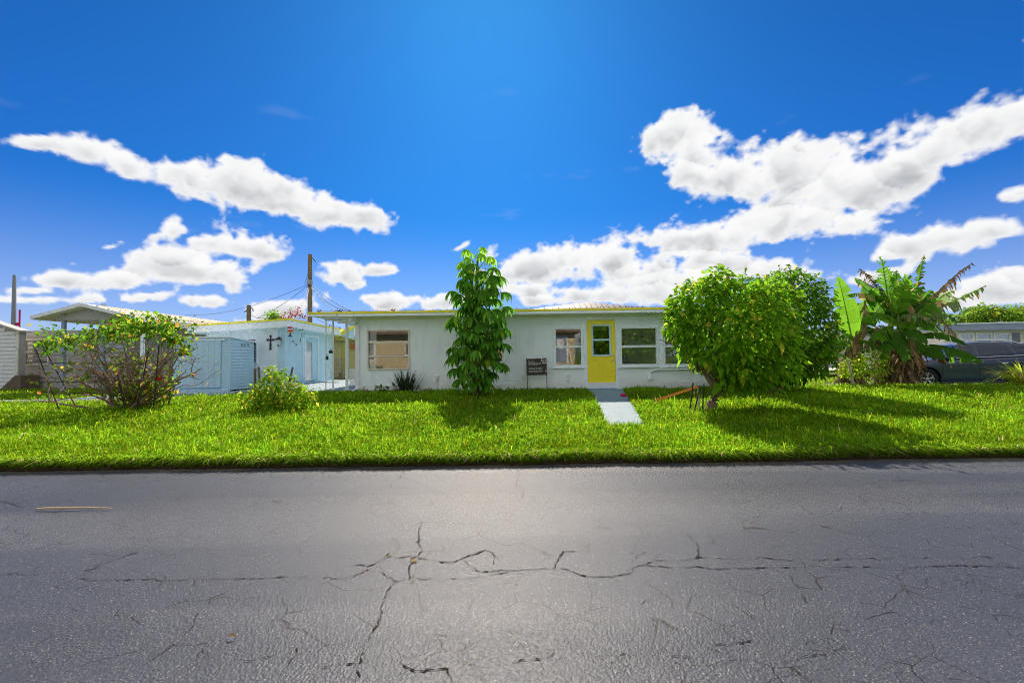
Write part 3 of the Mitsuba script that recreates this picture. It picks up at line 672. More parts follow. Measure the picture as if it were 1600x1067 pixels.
eb = rect(406, 572, 416, 580, YN)
part(cott, 'outlet_box', box(eb[0], eb[1], YN - .10, YN - .004, eb[2], eb[3], .01), 'trim_paint')
# lantern by the corner
L0 = P(438, 533, YN)
lan = thing('wall_lantern', 'black carriage lantern with pale glass on the front wall of the blue cottage', 'lantern')
lx_, lz_ = L0[0], L0[2]
part(lan, 'wall_plate', box(lx_ - .05, lx_ + .05, YN - .03, YN - .004, lz_ - .02, lz_ + .16, .01), 'black_metal')
part(lan, 'arm', tube([[lx_, YN - .02, lz_ + .10], [lx_, YN - .10, lz_ + .16], [lx_, YN - .15, lz_ + .12]], .012, 6), 'black_metal')
part(lan, 'hood', trimesh.convex.convex_hull(np.array([[lx_ + a * r, YN - .15 + b * r, z] for r, z in ((.11, lz_ + .04), (.02, lz_ + .13)) for a in (-1, 1) for b in (-1, 1)])), 'black_metal')
part(lan, 'glass', trimesh.convex.convex_hull(np.array([[lx_ + a * r, YN - .15 + b * r, z] for r, z in ((.075, lz_ + .035), (.045, lz_ - .14)) for a in (-1, 1) for b in (-1, 1)])), 'pale_glass_bulb')
part(lan, 'finial', ball([lx_, YN - .15, lz_ - .165], [.03, .03, .04], 1), 'black_metal', True)
# ornate cross
cr = P(423, 533, YN); xk = cr[0]
zt_, zb2 = zpx(423, 524.5, YN), zpx(423, 546, YN); za_ = zpx(423, 531, YN); hw = .13
ms = [box(xk - .025, xk + .025, YN - .03, YN - .005, zb2 + .04, zt_ - .03), box(xk - hw + .03, xk + hw - .03, YN - .029, YN - .006, za_ - .025, za_ + .025)]
for (x, z, r) in ((xk, zt_ - .02, .045), (xk - hw + .02, za_, .045), (xk + hw - .02, za_, .045), (xk, zb2 + .03, .05), (xk, za_, .05), (xk, (za_ + zb2) / 2, .045), (xk, zb2 + .12, .04)):
    ms.append(ball([x, YN - .02, z], [r, .016, r], 2))
single('wall_cross', cat(ms), 'black_metal', 'ornate black iron cross on the front wall of the blue cottage beside the lantern', 'cross', 30)
# coloured bulbs strung from the cottage corner
sl_ = thing('party_lights', 'string of coloured bulbs sagging below the roof corner of the blue cottage', 'string lights')
YL = YN - .2
path = [P(x, y, YL + k * .25) for k, (x, y) in enumerate([(453.5, 502), (455, 508), (458, 511.5), (462.5, 512.5), (468.5, 513.2), (474, 508), (479, 503)])]
path2 = [P(x, y, YL + 1.2 + k * .5) for k, (x, y) in enumerate([(479, 503), (473, 516), (481, 519.5), (490, 520), (497, 519), (507, 516), (515, 509), (531, 512)])]
path3 = [P(x, y, YL + .6) for x, y in ((473, 516), (469, 532.5), (463, 539), (457.5, 533))]
cols = ['paint_gold', 'paint_red', 'paint_teal', 'paint_gold', 'paint_green']
for pth in (path, path2, path3):
    part(sl_, 'cord', tube(pth, .007, 5), 'wire_black')
    for i, c in enumerate(pth):
        part(sl_, 'bulb', ball(c - [0, 0, .05], [.033, .033, .042], 1), 'pale_glass_bulb' if pth is path3 else cols[i % 5], True)
        part(sl_, 'socket', tube([c - [0, 0, .02], c + [0, 0, .03]], .022, 6), 'wire_black')
hc = P(453.5, 510, YN - .3)
wc = thing('hanging_ornament', 'red and white wind chime dangling at the roof corner of the blue cottage', 'wind chime')
part(wc, 'cord', tube([hc + [0, 0, .34], hc + [0, 0, -.02]], .006, 5), 'wire_black')
part(wc, 'body', tube([hc + [0, 0, -.02], hc + [0, 0, -.20]], [.085, .095], 10), 'paint_red')
part(wc, 'band', tube([hc + [0, 0, -.085], hc + [0, 0, -.125]], .098, 10), 'pale_glass_bulb')
part(wc, 'rim', tube([hc + [0, 0, -.20], hc + [0, 0, -.23]], .10, 10), 'paint_gold')
part(wc, 'clapper', tube([hc + [0, 0, -.23], hc + [0, 0, -.34], hc + [0, 0, -.345], hc + [0, 0, -.37]], [.02, .03, .09, .085], 8), 'black_metal')

# ---------------------------------------------------------------- small clapboard shed
shed = thing('garden_shed', 'small pale blue shed with lean-to roof and wide plank door', 'shed')
SX1 = -9.43; SY0, SY1 = 15.2, 16.65
sl0 = P(271, 560, SY0)[0]
szt = float(P(357, 526, SY0)[2]); szb = float(P(357, 609.3, SY0)[2]); szl = float(P(300, 615, SY0)[2])
zbk = PX(400, 534.5, SX1)[2]
part(shed, 'body', trimesh.convex.convex_hull(np.array([[x, y, z] for x in (sl0 + .02, SX1 - .02) for y, z in ((SY0 + .02, szb), (SY1, szb), (SY0 + .02, szt - .03), (SY1, zbk - .03))])), 'shed_paint')
nb_ = 17; hb = (szt - szb) / nb_
def lap(x0, x1, y, z0, z1, gap=.10):                            # one lapped board facing -y
    return trimesh.convex.convex_hull(np.array([[x, yy, z] for x in (x0, x1) for yy, z in ((y, z1 - gap * (z1 - z0)), (y - .008, z1 - gap * (z1 - z0)), (y - .036, z0), (y, z0))]))
def lap_x(y0, y1, x, z0, z1a, z1b=None):
    z1b = z1a if z1b is None else z1b
    return trimesh.convex.convex_hull(np.array([[xx, y, z] for y, zt__ in ((y0, z1a), (y1, z1b)) for xx, z in ((x, zt__ - .10 * (zt__ - z0)), (x + .008, zt__ - .10 * (zt__ - z0)), (x + .036, z0), (x, z0))]))
sdoor = rect(282, 532.5, 345.5, 606, SY0)
for i in range(nb_):
    z0 = szb + i * hb
    part(shed, 'board', lap(sl0 + .05, sdoor[0] - .01, SY0 + .02, z0, z0 + hb * .99, .05), 'shed_paint'); part(shed, 'board', lap(sdoor[1] + .01, SX1 - .06, SY0 + .02, z0, z0 + hb * .99, .05), 'shed_paint')
    yend = SY1 if z0 + hb <= zbk - .03 else SY0 + .02 + (SY1 - SY0) * max(.02, (szt - .03 - z0 - hb) / (szt - zbk))
    part(shed, 'board', lap_x(SY0 + .05, max(yend - .02, SY0 + .12), SX1 - .02, z0, z0 + hb * .99), 'shed_paint')
for m in (box(sl0, sl0 + .05, SY0 - .012, SY0 + .019, szb, szt - .03), box(SX1 - .058, SX1 + .012, SY0 - .012, SY0 + .049, szb, szt - .03), box(sl0, SX1 + .012, SY0 - .010, SY0 + .02, szb - .06, szb - .002)):
    part(shed, 'trim_board', m, 'shed_paint')
part(shed, 'roof', trimesh.convex.convex_hull(np.array([[x, y, z + d] for x in (sl0 - .05, SX1 + .06) for y, z in ((SY0 - .06, szt), (SY1 + .02, zbk)) for d in (-.028, .014)])), 'trim_paint')
part(shed, 'door', box(sdoor[0], sdoor[1], SY0 - .035, SY0 + .015, sdoor[2], sdoor[3], .006), 'shed_paint', label='wide flat plank door')
nplank = 7
for k in range(nplank):
    w = (sdoor[1] - sdoor[0]) / nplank
    part(shed + '__door', 'plank', box(sdoor[0] + k * w + .004, sdoor[0] + (k + 1) * w - .004, SY0 - .045, SY0 - .036, sdoor[2] + .01, sdoor[3] - .01, .003), 'shed_paint')
part(shed + '__door', 'head_rail', box(sdoor[0] - .08, sdoor[1] + .14, SY0 - .055, SY0 - .028, sdoor[3] + .003, sdoor[3] + .05, .006), 'trim_paint')
hx = P(340, 566.5, SY0)
part(shed + '__door', 'latch', cat([box(hx[0] - .07, hx[0] + .03, SY0 - .075, SY0 - .046, hx[2] - .012, hx[2] + .014, .004), box(hx[0] + .0, hx[0] + .035, SY0 - .09, SY0 - .046, hx[2] - .03, hx[2] + .03, .004)]), 'chrome')
for px in (377.5, 382, 387.5):
    c = PX(px, 539.5, SX1)
    part(shed, 'vent', cat([box(SX1 + .001, SX1 + .022, c[1] - .045, c[1] + .045, c[2] - .05, c[2] + .05, .006)]), 'grey_band')
lat = []
def slat2(x0, x1, y, za, zb, ax):
    n = int((x1 - x0) / .105) + 2; h = zb - za
    for k in range(-1, n):
        for sgn, off in ((1, 0), (-1, .007)):
            a = x0 + k * .105; b = a + h
            pts = sorted([(a, za if sgn > 0 else zb), (b, zb if sgn > 0 else za)])
            (u0, w0), (u1, w1) = pts
            if u0 < x0:
                w0 = w0 + (w1 - w0) * (x0 - u0) / (u1 - u0); u0 = x0
            if u1 > x1:
                w1 = w0 + (w1 - w0) * (x1 - u0) / (u1 - u0); u1 = x1
            if u1 - u0 < .02: continue
            if ax == 'x': lat.append(obox([u0, y + off, w0], [u1, y + off, w1], .034, .006, (0, 1, 0)))
            else: lat.append(obox([y + off, u0, w0], [y + off, u1, w1], .034, .006, (1, 0, 0)))
slat2(sl0, SX1, SY0, szl - .06, szb - .055, 'x'); slat2(SY0, SY1, SX1 - .01, szl - .06, szb - .055, 'y')
part(shed, 'lattice', cat(lat), 'trim_paint', kind='stuff')
part(shed, 'crawl_space', box(sl0 + .08, SX1 - .08, SY0 + .12, SY1, szl - .1, szb - .06), 'dark_interior')

# ---------------------------------------------------------------- olive house seen through the gap
ol = thing('olive_house', 'olive green house with plank wall and brown door seen through the carport gap', 'house')
OY = 25.0
ox0, ox1 = P(505, 560, OY)[0], P(556, 560, OY)[0]; oz = float(P(535, 532, OY)[2])
part(ol, 'wall', box(ox0, ox1 + 1, OY, OY + 3, .1, oz), 'olive_paint')
xk = ox0
while xk < P(533, 560, OY)[0]:
    part(ol, 'board', box(xk + .01, xk + .13, OY - .022, OY - .001, .4, oz - .05, .005), 'olive_paint'); xk += .145
dl = P(535, 560, OY)[0]; dr_ = P(552, 560, OY)[0]
part(ol, 'door', cat([box(dl, dl + .28, OY - .06, OY - .001, .4, oz - .1), box(dl + .29, dr_, OY - .05, OY - .001, float(P(545, 546, OY)[2]), oz - .25)]), 'olive_trim')
part(ol, 'panel', box(dl + .45, dl + 1.0, OY - .11, OY - .052, float(P(545, 546, OY)[2]), float(P(545, 537, OY)[2])), 'orange_wood', label='orange brown wooden panel')
part(ol, 'beam', box(ox0 - .1, ox1 + 1, OY - .35, OY - .03, oz - .02, oz + .20), 'olive_trim')
part(ol, 'roof', trimesh.convex.convex_hull(np.array([[ox0 - .6, OY - .6, oz + .21], [ox1 + 1.6, OY - .6, oz + .21], [ox0 - .6, OY + 4, oz + .9], [ox1 + 1.6, OY + 4, oz + .9], [ox0 - .6, OY + 4, oz + .2], [ox1 + 1.6, OY + 4, oz + .2]])), 'brown_roof')
ga, gb, gc = P(530.5, 525, 21.5), P(553, 511, 21.5), P(553, 530, 21.5)
part(ol, 'gable', prism_y([(ga[0], ga[2]), (gb[0], gc[2]), (gb[0], gb[2])], 21.5, 21.6), 'blue_paint')
part(ol, 'gable_trim', obox([ga[0] - .1, 21.42, ga[2]], [gb[0] + .2, 21.42, gb[2] + .12], .12, .14, (0, 1, 0)), 'yellow_paint')
fg = thing('wire_gate', 'low wire mesh gate standing across the gap before the olive house', 'gate')
GY = 23.0; gx0, gx1 = P(520, 560, GY)[0], P(543, 560, GY)[0]; gt, gb_ = float(P(530, 561.5, GY)[2]), .5
part(fg, 'frame', cat([tube([[gx0, GY, gt], [gx1, GY, gt]], .022, 6), tube([[gx0, GY, gb_], [gx1, GY, gb_]], .02, 6), tube([[gx1, GY, .4], [gx1, GY, gt]], .025, 6), tube([[gx0, GY, .4], [gx0, GY, gt]], .025, 6)]), 'mast_grey')
part(fg, 'mesh', cat([tube([[gx0, GY, z], [gx1, GY, z]], .006, 4) for z in np.linspace(gb_, gt, 9)[1:-1]] + [tube([[x, GY, gb_], [x, GY, gt]], .006, 4) for x in np.linspace(gx0, gx1, 9)[1:-1]]), 'mast_grey', kind='stuff')
cq = P(525, 597, 21.8)
cr_ = thing('wooden_bench', 'dark little bench standing on the grass at the far end of the gap', 'bench')
part(cr_, 'seat', box(cq[0] - .25, cq[0] + .25, 21.6, 22, .78, .83), 'stake_wood')
for sx in (-.22, .22):
    part(cr_, 'leg', box(cq[0] + sx - .03, cq[0] + sx + .03, 21.63, 21.97, .42, .779), 'stake_wood')
lw = thing('lattice_screen', 'short white lattice screen at the corner behind the downspout', 'screen')
lq0, lq1 = P(546, 585, 15.6), P(554, 606, 15.6)
ms = []
for k in range(-6, 8):
    for s in (1, -1):
        a = np.array([lq0[0] + .09 * k, 15.6, .53]); b = a + [.5 * 1, 0, .5]
        if s < 0: a, b = np.array([a[0], 15.608, 1.03]), np.array([a[0] + .5, 15.608, .53])
        t0 = max(0, (lq0[0] - a[0]) / .5); t1 = min(1, (lq0[0] + .5 - a[0]) / .5)
        if t1 - t0 > .05: ms.append(obox(a + (b - a) * t0, a + (b - a) * t1, .035, .007, (0, 1, 0)))
part(lw, 'slats', cat(ms), 'white_trim', kind='stuff')
part(lw, 'frame', cat([box(lq0[0], lq0[0] + .5, 15.58, 15.63, 1.03, 1.07), box(lq0[0], lq0[0] + .5, 15.58, 15.63, .49, .53)]), 'white_trim')

# ---------------------------------------------------------------- neighbours on the left
nw = thing('white_clapboard_house', 'white clapboard house wall at the far left edge', 'house')
NY = 19.5; nx1 = P(28.5, 560, NY)[0]; nx0 = nx1 - 6
n0 = float(P(10, 608, NY)[2]); nt1 = float(P(28, 518, NY)[2]); nt0 = nt1 + (float(P(0, 507, NY)[2]) - float(P(27, 517, NY)[2])) / (nx1 - P(0, 507, NY)[0]) * 6
part(nw, 'wall', prism_y([(nx0, n0), (nx1 - .01, n0), (nx1 - .01, nt1), (nx0, nt0 - 0)], NY + .02, NY + .3), 'grey_siding')
hb2 = .165; k = 0
while n0 + k * hb2 < nt0:
    z0 = n0 + k * hb2; xr = nx1 - .1 if z0 + hb2 < nt1 else nx1 - .1 - (z0 + hb2 - nt1) / ((nt0 - nt1) / 6)
    if xr > nx0 + .3: part(nw, 'board', lap(nx0, xr, NY + .02, z0, z0 + hb2 * .99), 'white_siding')
    k += 1
part(nw, 'corner_board', box(nx1 - .10, nx1, NY - .02, NY + .018, n0, nt1), 'cream_trim')
part(nw, 'roof', prism_y([(nx0, nt0 + .0), (nx1 + .12, nt1 - .035), (nx1 + .12, nt1 + .05), (nx0, nt0 + .09)], NY - .12, NY + .35), 'grey_siding')
part(nw, 'foundation', box(nx0, nx1, NY + .03, NY + .29, .1, n0 - .002), 'stake_wood')

nh = thing('carport_house', 'grey neighbour house with gabled metal roof behind the dry bush', 'house')
CY = 17.2
ap = P(128, 474, CY); el = P(50, 494.5, CY); er = P(209, 493.5, CY)
zb3 = float(P(100, 604, 20.3)[2])
wl, wr_ = P(36, 560, 20.3)[0], P(270, 560, 20.3)[0]
prof = [(el[0], el[2]), (ap[0], ap[2]), (er[0], er[2]), (er[0] + .02, er[2] - .12), (ap[0], ap[2] - .12), (el[0], el[2] - .12)]
part(nh, 'roof', prism_y(prof, CY, 33), 'tan_metal_roof')
vec = np.array([er[0] - ap[0], er[2] - ap[2]])
for s in (.30, .52, .74, .96):
    a = np.array([ap[0] + vec[0] * s, CY - .02, ap[2] + vec[1] * s + .03]); part(nh, 'roof_seam', obox(a, a + [0, 15.9, 0], .09, .07), 'tan_metal_roof')
for p, q in ((el, ap), (ap, er)):
    part(nh, 'barge_board', obox([p[0], CY - .045, p[2] - .05], [q[0], CY - .045, q[2] - .05], .13, .05, (0, 1, 0)), 'white_trim')
part(nh, 'eave_bend', obox([er[0], CY - .05, er[2] - .03], [er[0] + .22, CY - .05, er[2] - .45], .13, .05, (0, 1, 0)), 'trim_paint')
part(nh, 'side_fascia', box(er[0] + .03, er[0] + .08, CY - .01, 33, er[2] - .30, er[2] - .05), 'tan_metal_roof')
part(nh, 'gable', prism_y([(el[0] + .5, el[2] - .13), (ap[0], ap[2] - .16), (er[0] - .2, er[2] - .13)], CY + .25, CY + .32), 'grey_siding')
zlow = float(P(42, 517, 20.3)[2])
part(nh, 'wall', box(wl, el[0] + .1, 20.3, 32, zb3 + .35, zlow), 'grey_siding'); part(nh, 'wall', box(el[0] + .101, wr_, 20.3, 32, zb3 + .35, er[2] + .02), 'grey_siding')
part(nh, 'skirt', box(wl + .02, wr_, 20.26, 20.299, .1, zb3 + .349), 'concrete')
z0 = zb3 + .42; k = 0
while z0 + .2 * k < er[2] - .1:
    part(nh, 'board', lap(wl + .05 if z0 + .2 * k + .2 < zlow else el[0] + .12, wr_ - .02, 20.298, z0 + .2 * k, z0 + .2 * k + .199, .03), 'grey_siding'); k += 1
part(nh, 'corner_trim', cat([box(wl - .06, wl + .045, 20.22, 20.3, zb3 + .35, zlow)]), 'cream_trim')
hw_ = rect(40, 530, 50, 571, 20.3)
window(nh, (hw_[0], hw_[0] + 1.1, hw_[2], hw_[3]), 20.262, .05, ((hw_[2] + hw_[3]) / 2,), 'cream_trim', sill=False)
xw = P(150, 560, 20.3)[0]
window(nh, (xw, xw + 1.4, hw_[2], hw_[3]), 20.262, .05, ((hw_[2] + hw_[3]) / 2,), 'cream_trim', sill=False)
for px, col in ((46, 'grey_band'), (112, 'grey_band')):
    x = P(px, 600, 16.3)[0]; zt3 = el[2] + (ap[2] - el[2]) * max(0, (x - el[0]) / (ap[0] - el[0])) - .13
    part(nh, 'post', box(x - .055, x + .055, 17.45, 17.56, .2, zt3), col)
x = P(221, 560, 17.3)[0]; part(nh, 'post', box(x - .05, x + .05, 17.3, 17.4, .2, er[2] - .13), 'trim_paint')
part(nh, 'step', prism_y([(wl + .1, .3), (wl + 1.0, .3), (wl + 1.0, zb3 + .55), (wl + .75, zb3 + .55)], 19.3, 20.1), 'stake_wood')
part(nh, 'lower_door', box(P(232, 560, 20.25)[0], P(250, 560, 20.25)[0], 20.2, 20.27, zb3 + .1, zb3 + .9), 'blue_paint')

# ---------------------------------------------------------------- masts, poles and wires
ma = P(22.5, 430, 30); single('antenna_mast', cat([tube([[P(22.5, 509, 30)[0] - .05, 30, 0], [P(22.5, 509, 30)[0] - .05, 30, P(22.5, 509, 30)[2]], [ma[0], 30, ma[2]]], [.15, .13, .09], 8)]), 'mast_grey', 'tall grey mast rising behind the white clapboard house', 'mast')
mb = P(31, 484, 30); single('flag_staff', cat([tube([[mb[0], 30, 0], [mb[0], 30, mb[2]]], .05, 6), box(mb[0] - .28, mb[0] - .05, 29.98, 30.02, P(31, 509, 30)[2], P(31, 504, 30)[2])]), 'red_cloth', 'thin short staff with red scrap beside the tall grey mast', 'staff')
PY = 24.0
pt, pb = P(484.3, 397.5, PY), P(484.2, 500, PY)
pole = thing('utility_pole', 'brown wooden utility pole standing behind the carport', 'utility pole')
part(pole, 'shaft', tube([[pb[0], PY, .2], [pb[0], PY, pb[2]], pt], [.15, .12, .10], 12), 'pole_wood', 40)
hub = P(484, 441, PY - .15)
part(pole, 'bracket', tube([P(484, 400, PY), P(489, 404, PY), P(493.5, 409, PY)], .03, 6), 'black_metal')
part(pole, 'clamp', cat([tube([hub + [0, 0, -.12], hub + [0, 0, .12]], .14, 10)]), 'mast_grey')
pole2 = thing('utility_pole', 'short far wooden utility pole above the flat roof of the blue cottage', 'utility pole')
qt, qb = P(389, 477, 36), P(388, 500, 36)
part(pole2, 'shaft', tube([[qb[0], 36, .2], qt], .16, 10), 'pole_wood', 40)
part(pole2, 'insulator_arm', cat([tube([qt + [0, -.1, -.05], qt + [.35, -.1, -.25], qt + [.4, -.1, -.5]], .04, 6), tube([qt + [0, -.1, -.35], qt + [-.3, -.1, -.55]], .04, 6)]), 'black_metal')
def sag(a, b, s, n=14):
    t = np.linspace(0, 1, n)[:, None]; p = a + (b - a) * t; p[:, 2] -= 4 * s * (t * (1 - t))[:, 0]; return p
wires = [((484, 443), PY, (290, 492), 34, .5), ((484, 443), PY, (402, 497), 22, .15), ((485, 443), PY, (548, 486), 16, .12), ((485, 446), PY, (526, 489), 18, .1), ((485, 449), PY, (560, 488), 17, .3), ((389, 489), 36, (412, 497), 30, .15), ((484, 443), PY, (466, 492), 20, .02), ((484, 443), PY, (474, 497), 20, .02), ((484.5, 412), PY, (476, 444), PY - .6, .1), ((495, 499), 15.5, (543, 515), 17.5, .05)]
WL = ['long wire running from the tall pole down left to the far grey roof', 'thick dark wire from the tall pole down left to the blue cottage roof', 'upper dark wire from the tall pole down right to the long yellow roof edge',
      'middle wire from the tall pole down right behind the carport roof', 'lowest slack wire right of the tall pole', 'short wire leaving the short far pole towards the cottage roof', 'steep thin wire just left of the tall pole, outer one', 'steep thin wire just left of the tall pole, inner one',
      'short loose wire from the bracket at the head of the tall pole', 'wire crossing under the carport roof between its posts']
for wi, (pa, ya, pb2, yb_, s) in enumerate(wires):
    single('overhead_wire', tube(sag(P(*pa, ya), P(*pb2, yb_), s), .011 * ya / 24, 5), 'wire_black', WL[wi], 'wire', group='overhead wires')

# ---------------------------------------------------------------- house, street and trees on the right
rh = thing('grey_blue_house', 'low grey blue house with white framed windows behind the dark car', 'house')
RY = 26.0; rx0, rx1 = P(1476, 540, RY)[0], P(1720, 540, RY)[0]
rt = float(P(1540, 506.5, RY - .6)[2]); rb_ = float(P(1540, 515.5, RY - .6)[2])
part(rh, 'wall', box(rx0, rx1, RY, RY + 6, 0, rb_), 'cream_trim')
part(rh, 'lower_wall', box(rx0 - .01, rx1, RY - .03, RY - .002, 0, float(P(1540, 541, RY)[2])), 'grey_house')
part(rh, 'roof', prism_y([(rx0 - .6, rb_), (rx1, rb_), (rx1, rt + .1), (rx0 - .6, rt)], RY - .6, RY + 7), 'grey_band', label='deep blue grey metal fascia')
part(rh, 'roof_edge', obox([rx0 - .6, RY - .62, rt + .03], [rx1, RY - .62, rt + .13], .07, .08, (0, 1, 0)), 'white_trim')
for px0, px1 in ((1498, 1521.5), (1523.5, 1549.5), (1551.5, 1579), (1600, 1625)):
    r_ = rect(px0, 520, px1, 541, RY)
    window(rh, r_, RY - .02, .10, ((r_[2] + r_[3]) / 2,), 'white_trim', sill=False, rail_h=.08)
    part(rh, 'curtain', box(r_[0] + .1, r_[1] - .1, RY - .006, RY - .001, r_[2] + .1, r_[3] - .1), 'curtain')
r_ = rect(1579.8, 520, 1593, 541, RY)
part(rh, 'shutter', box(r_[0], r_[1], RY - .05, RY - .001, r_[2], r_[3], .01), 'shutter')
fb = thing('blue_house', 'distant bright blue and white house glimpsed low beside the banana trunk', 'house')
FY = 33.0; f0, f1 = P(1278, 575, FY)[0], P(1306, 575, FY)[0]; fz0, fz1 = float(P(1290, 571.5, FY)[2]), float(P(1290, 556, FY)[2])
part(fb, 'wall', box(f0 - 1.5, f1 + 1.5, FY, FY + 4, fz0 - .3, fz1), 'white_trim')
part(fb, 'door', box(P(1289, 570, FY)[0], P(1293, 570, FY)[0], FY - .05, FY - .001, fz0, fz1 - .1), 'far_blue')
part(fb, 'shutter', box(P(1286.5, 570, FY)[0], P(1288.6, 570, FY)[0], FY - .05, FY - .001, fz0, fz1 - .1), 'shutter')
part(fb, 'window', box(P(1294.5, 570, FY)[0], P(1299, 570, FY)[0], FY - .05, FY - .001, fz0 + .3, fz1 - .1), 'far_blue')
part(fb, 'roof', box(f0 - 2, f1 + 2, FY - .5, FY + 4.5, fz1, fz1 + .25), 'grey_band')

# ---------------------------------------------------------------- houses across the road: what the panes mirror
oh = thing('tan_house', 'tan clapboard house across the road mirrored in the front windows', 'house')
QY = -10.5
part(oh, 'wall', box(-17, 5.2, QY - 7, QY - .03, .5, 3.6), 'tan_siding')
k = 0
while .6 + k * .2 < 3.5:
    part(oh, 'board', trimesh.convex.convex_hull(np.array([[x, y, z] for x in (-17, 5.2) for y, z in ((QY - .03, .6 + k * .2), (QY + .03, .6 + k * .2), (QY - .008, .775 + k * .2), (QY - .03, .775 + k * .2))])), 'tan_siding'); k += 1
part(oh, 'roof', prism_x([(QY + .55, 3.45), (QY + .55, 3.6), (QY - 3.5, 5.0), (QY - 7.6, 3.6), (QY - 7.6, 3.45)], -17.5, 5.7), 'brown_roof')
part(oh, 'skirt', box(-17, 5.2, QY - 7, QY - .035, -.05, .5), 'concrete')
def owin(x0, x1, z0, z1_):
    part(oh, 'window_frame', cut(box(x0, x1, QY - .02, QY + .05, z0, z1_), [box(x0 + .08, x1 - .08, QY - 1, QY + 1, z0 + .08, z1_ - .08)]), 'white_trim')
    part(oh, 'window', box(x0 + .081, x1 - .081, QY - .02, QY + .02, z0 + .081, z1_ - .081), 'car_glass')
owin(-12.6, -11.4, 1.3, 2.9); owin(-8.9, -7.9, 1.7, 2.7); owin(-4.5, -3.3, 1.3, 2.9)
part(oh, 'door', box(3.55, 4.5, QY - .02, QY + .05, 1.0, 3.05), 'grey_band')
part(oh, 'door_frame', cut(box(3.4, 4.65, QY - .02, QY + .07, .95, 3.2), [box(3.54, 4.51, QY - 1, QY + 1, .9, 3.06)]), 'white_trim')
part(oh, 'door_pane', box(3.75, 4.3, QY + .051, QY + .06, 2.1, 2.9), 'white_trim')
for i in range(4): part(oh, 'step', box(3.3, 4.75, QY + .05 + .28 * (3 - i) * 0, QY + .4 + .28 * (3 - i), 0 + .22 * i, .215 + .22 * i), 'concrete')
for x in (3.3, 4.75): part(oh, 'handrail', cat([obox([x, QY + .1, 1.85], [x, QY + 1.3, 1.0], .05, .05), obox([x, QY + 1.3, 0], [x, QY + 1.3, 1.0], .05, .05, (0, 1, 0))]), 'white_trim')

# ---------------------------------------------------------------- the sign, small things on the lawn
sg = thing('for_sale_sign', 'dark brown for sale sign on two thin legs against the white wall', 'sign')
SYY = 13.25
s0 = rect(822.7, 560.5, 854.6, 585.5, SYY)
tilt = T().translate([s0[0], SYY, s0[2]]).rotate([0, 1, 0], -1.2)
gsg = float(gz(s0[0], SYY))
SW, SH = s0[1] - s0[0], s0[3] - s0[2]
def sg_part(nm, m, mt, **k): part(sg, nm, m, mt, to_world=tilt, **k)
sg_part('panel', box(0, SW, 0, .012, 0, SH, .003), 'sign_face')
for x in (.012, SW - .012):
    sg_part('leg', box(x - .010, x + .010, .013, .030, gsg - s0[2] - .05, SH + .02), 'dark_rod')
sg_part('foot_bar', box(.02, SW - .02, .013, .025, -.02, -.004), 'dark_rod')
def txt(s, x, z, h, bold=False, nm='lettering', width=None):
    m = meshkit.text_mesh(s, h, .002, bold); v = np.array(m.vertices)
    if width: v[:, 0] *= width / (v[:, 0].max() - v[:, 0].min())
    sg_part(nm, trimesh.Trimesh(np.stack([x + v[:, 0], -.0005 - v[:, 2], z + v[:, 1]], 1), m.faces[:, ::-1] if False else m.faces, process=False), 'sign_white')
k_ = SW / 555.0                                       # pixels of the enlarged photo to metres
txt('For Sale', 45 * k_, SH - 90 * k_, 30 * k_, False, width=170 * k_)
txt('CENTURY 21', 45 * k_, SH - 160 * k_, 42 * k_, True, width=355 * k_)
txt('TENACE', 165 * k_, SH - 185 * k_, 14 * k_, False, width=140 * k_)
txt('Gabriel Trujillo', 60 * k_, SH - 285 * k_, 38 * k_, True, width=370 * k_)
txt('561.353.5370', 60 * k_, SH - 365 * k_, 42 * k_, True, width=370 * k_)
th = np.linspace(math.radians(80), math.radians(310), 30)
rc = np.array([SW - 65 * k_, SH - 58 * k_]); R0, R1 = 84 * k_, 66 * k_
ring_ = Polygon([(rc[0] + R0 * math.cos(t), min(rc[1] + R0 * math.sin(t), SH - .003)) for t in th] + [(rc[0] + R1 * math.cos(t), min(rc[1] + R1 * math.sin(t), SH - .004)) for t in th[::-1]]).buffer(0)
rings = [ring_] if ring_.geom_type == 'Polygon' else list(ring_.geoms)
sg_part('seal', cat([prism_y(list(g.exterior.coords)[:-1], -.0025, -.0005) for g in rings]), 'sign_white')
txt('21', SW - 108 * k_, SH - 92 * k_, 62 * k_, True, width=85 * k_)
sg_part('badge', prism_y([(SW - 28 * k_ + 20 * k_ * math.cos(t), SH - 348 * k_ + 20 * k_ * math.sin(t)) for t in np.linspace(0, 2 * np.pi, 14)[:-1]], -.0025, -.0005), 'sign_white')

rc_ = P(974, 614.5, 11.4)
k = thing('red_rag', 'crumpled crimson rag lying on the edge of the shaded walkway below the yellow door', 'rag')
v = ball([0, 0, 0], 1, 3); vv = np.array(v.vertices); vv *= (.75 + .6 * meshkit.fbm(vv * 2.2 + 5, 3)[:, None]); v.vertices = vv * [.075, .07, .04] + [rc_[0] + .0, 11.4, float(gz(rc_[0], 11.4)) + .06]
scene[k] = ply(v, 'red_cloth', True)
st = thing('strap_stake', 'short dark peg in the lawn that holds the orange strap', 'stake')
sp = P(1024, 637, 10.1); sb = float(gz(sp[0], 10.1))
part(st, 'peg', tube([[sp[0] + .01, 10.1, sb - .1], [sp[0], 10.1, sb + .12], [sp[0] - .005, 10.1, sb + .19]], [.028, .026, .016], 7), 'stake_wood')
part(st, 'cord_loop', tube([[sp[0] + .028 * math.cos(t), 10.1 + .03 * math.sin(t), sb + .10 + .01 * math.sin(3 * t)] for t in np.linspace(0, 2 * np.pi, 10)], .01, 5), 'orange_strap')
e = P(1090, 604, 9.25)
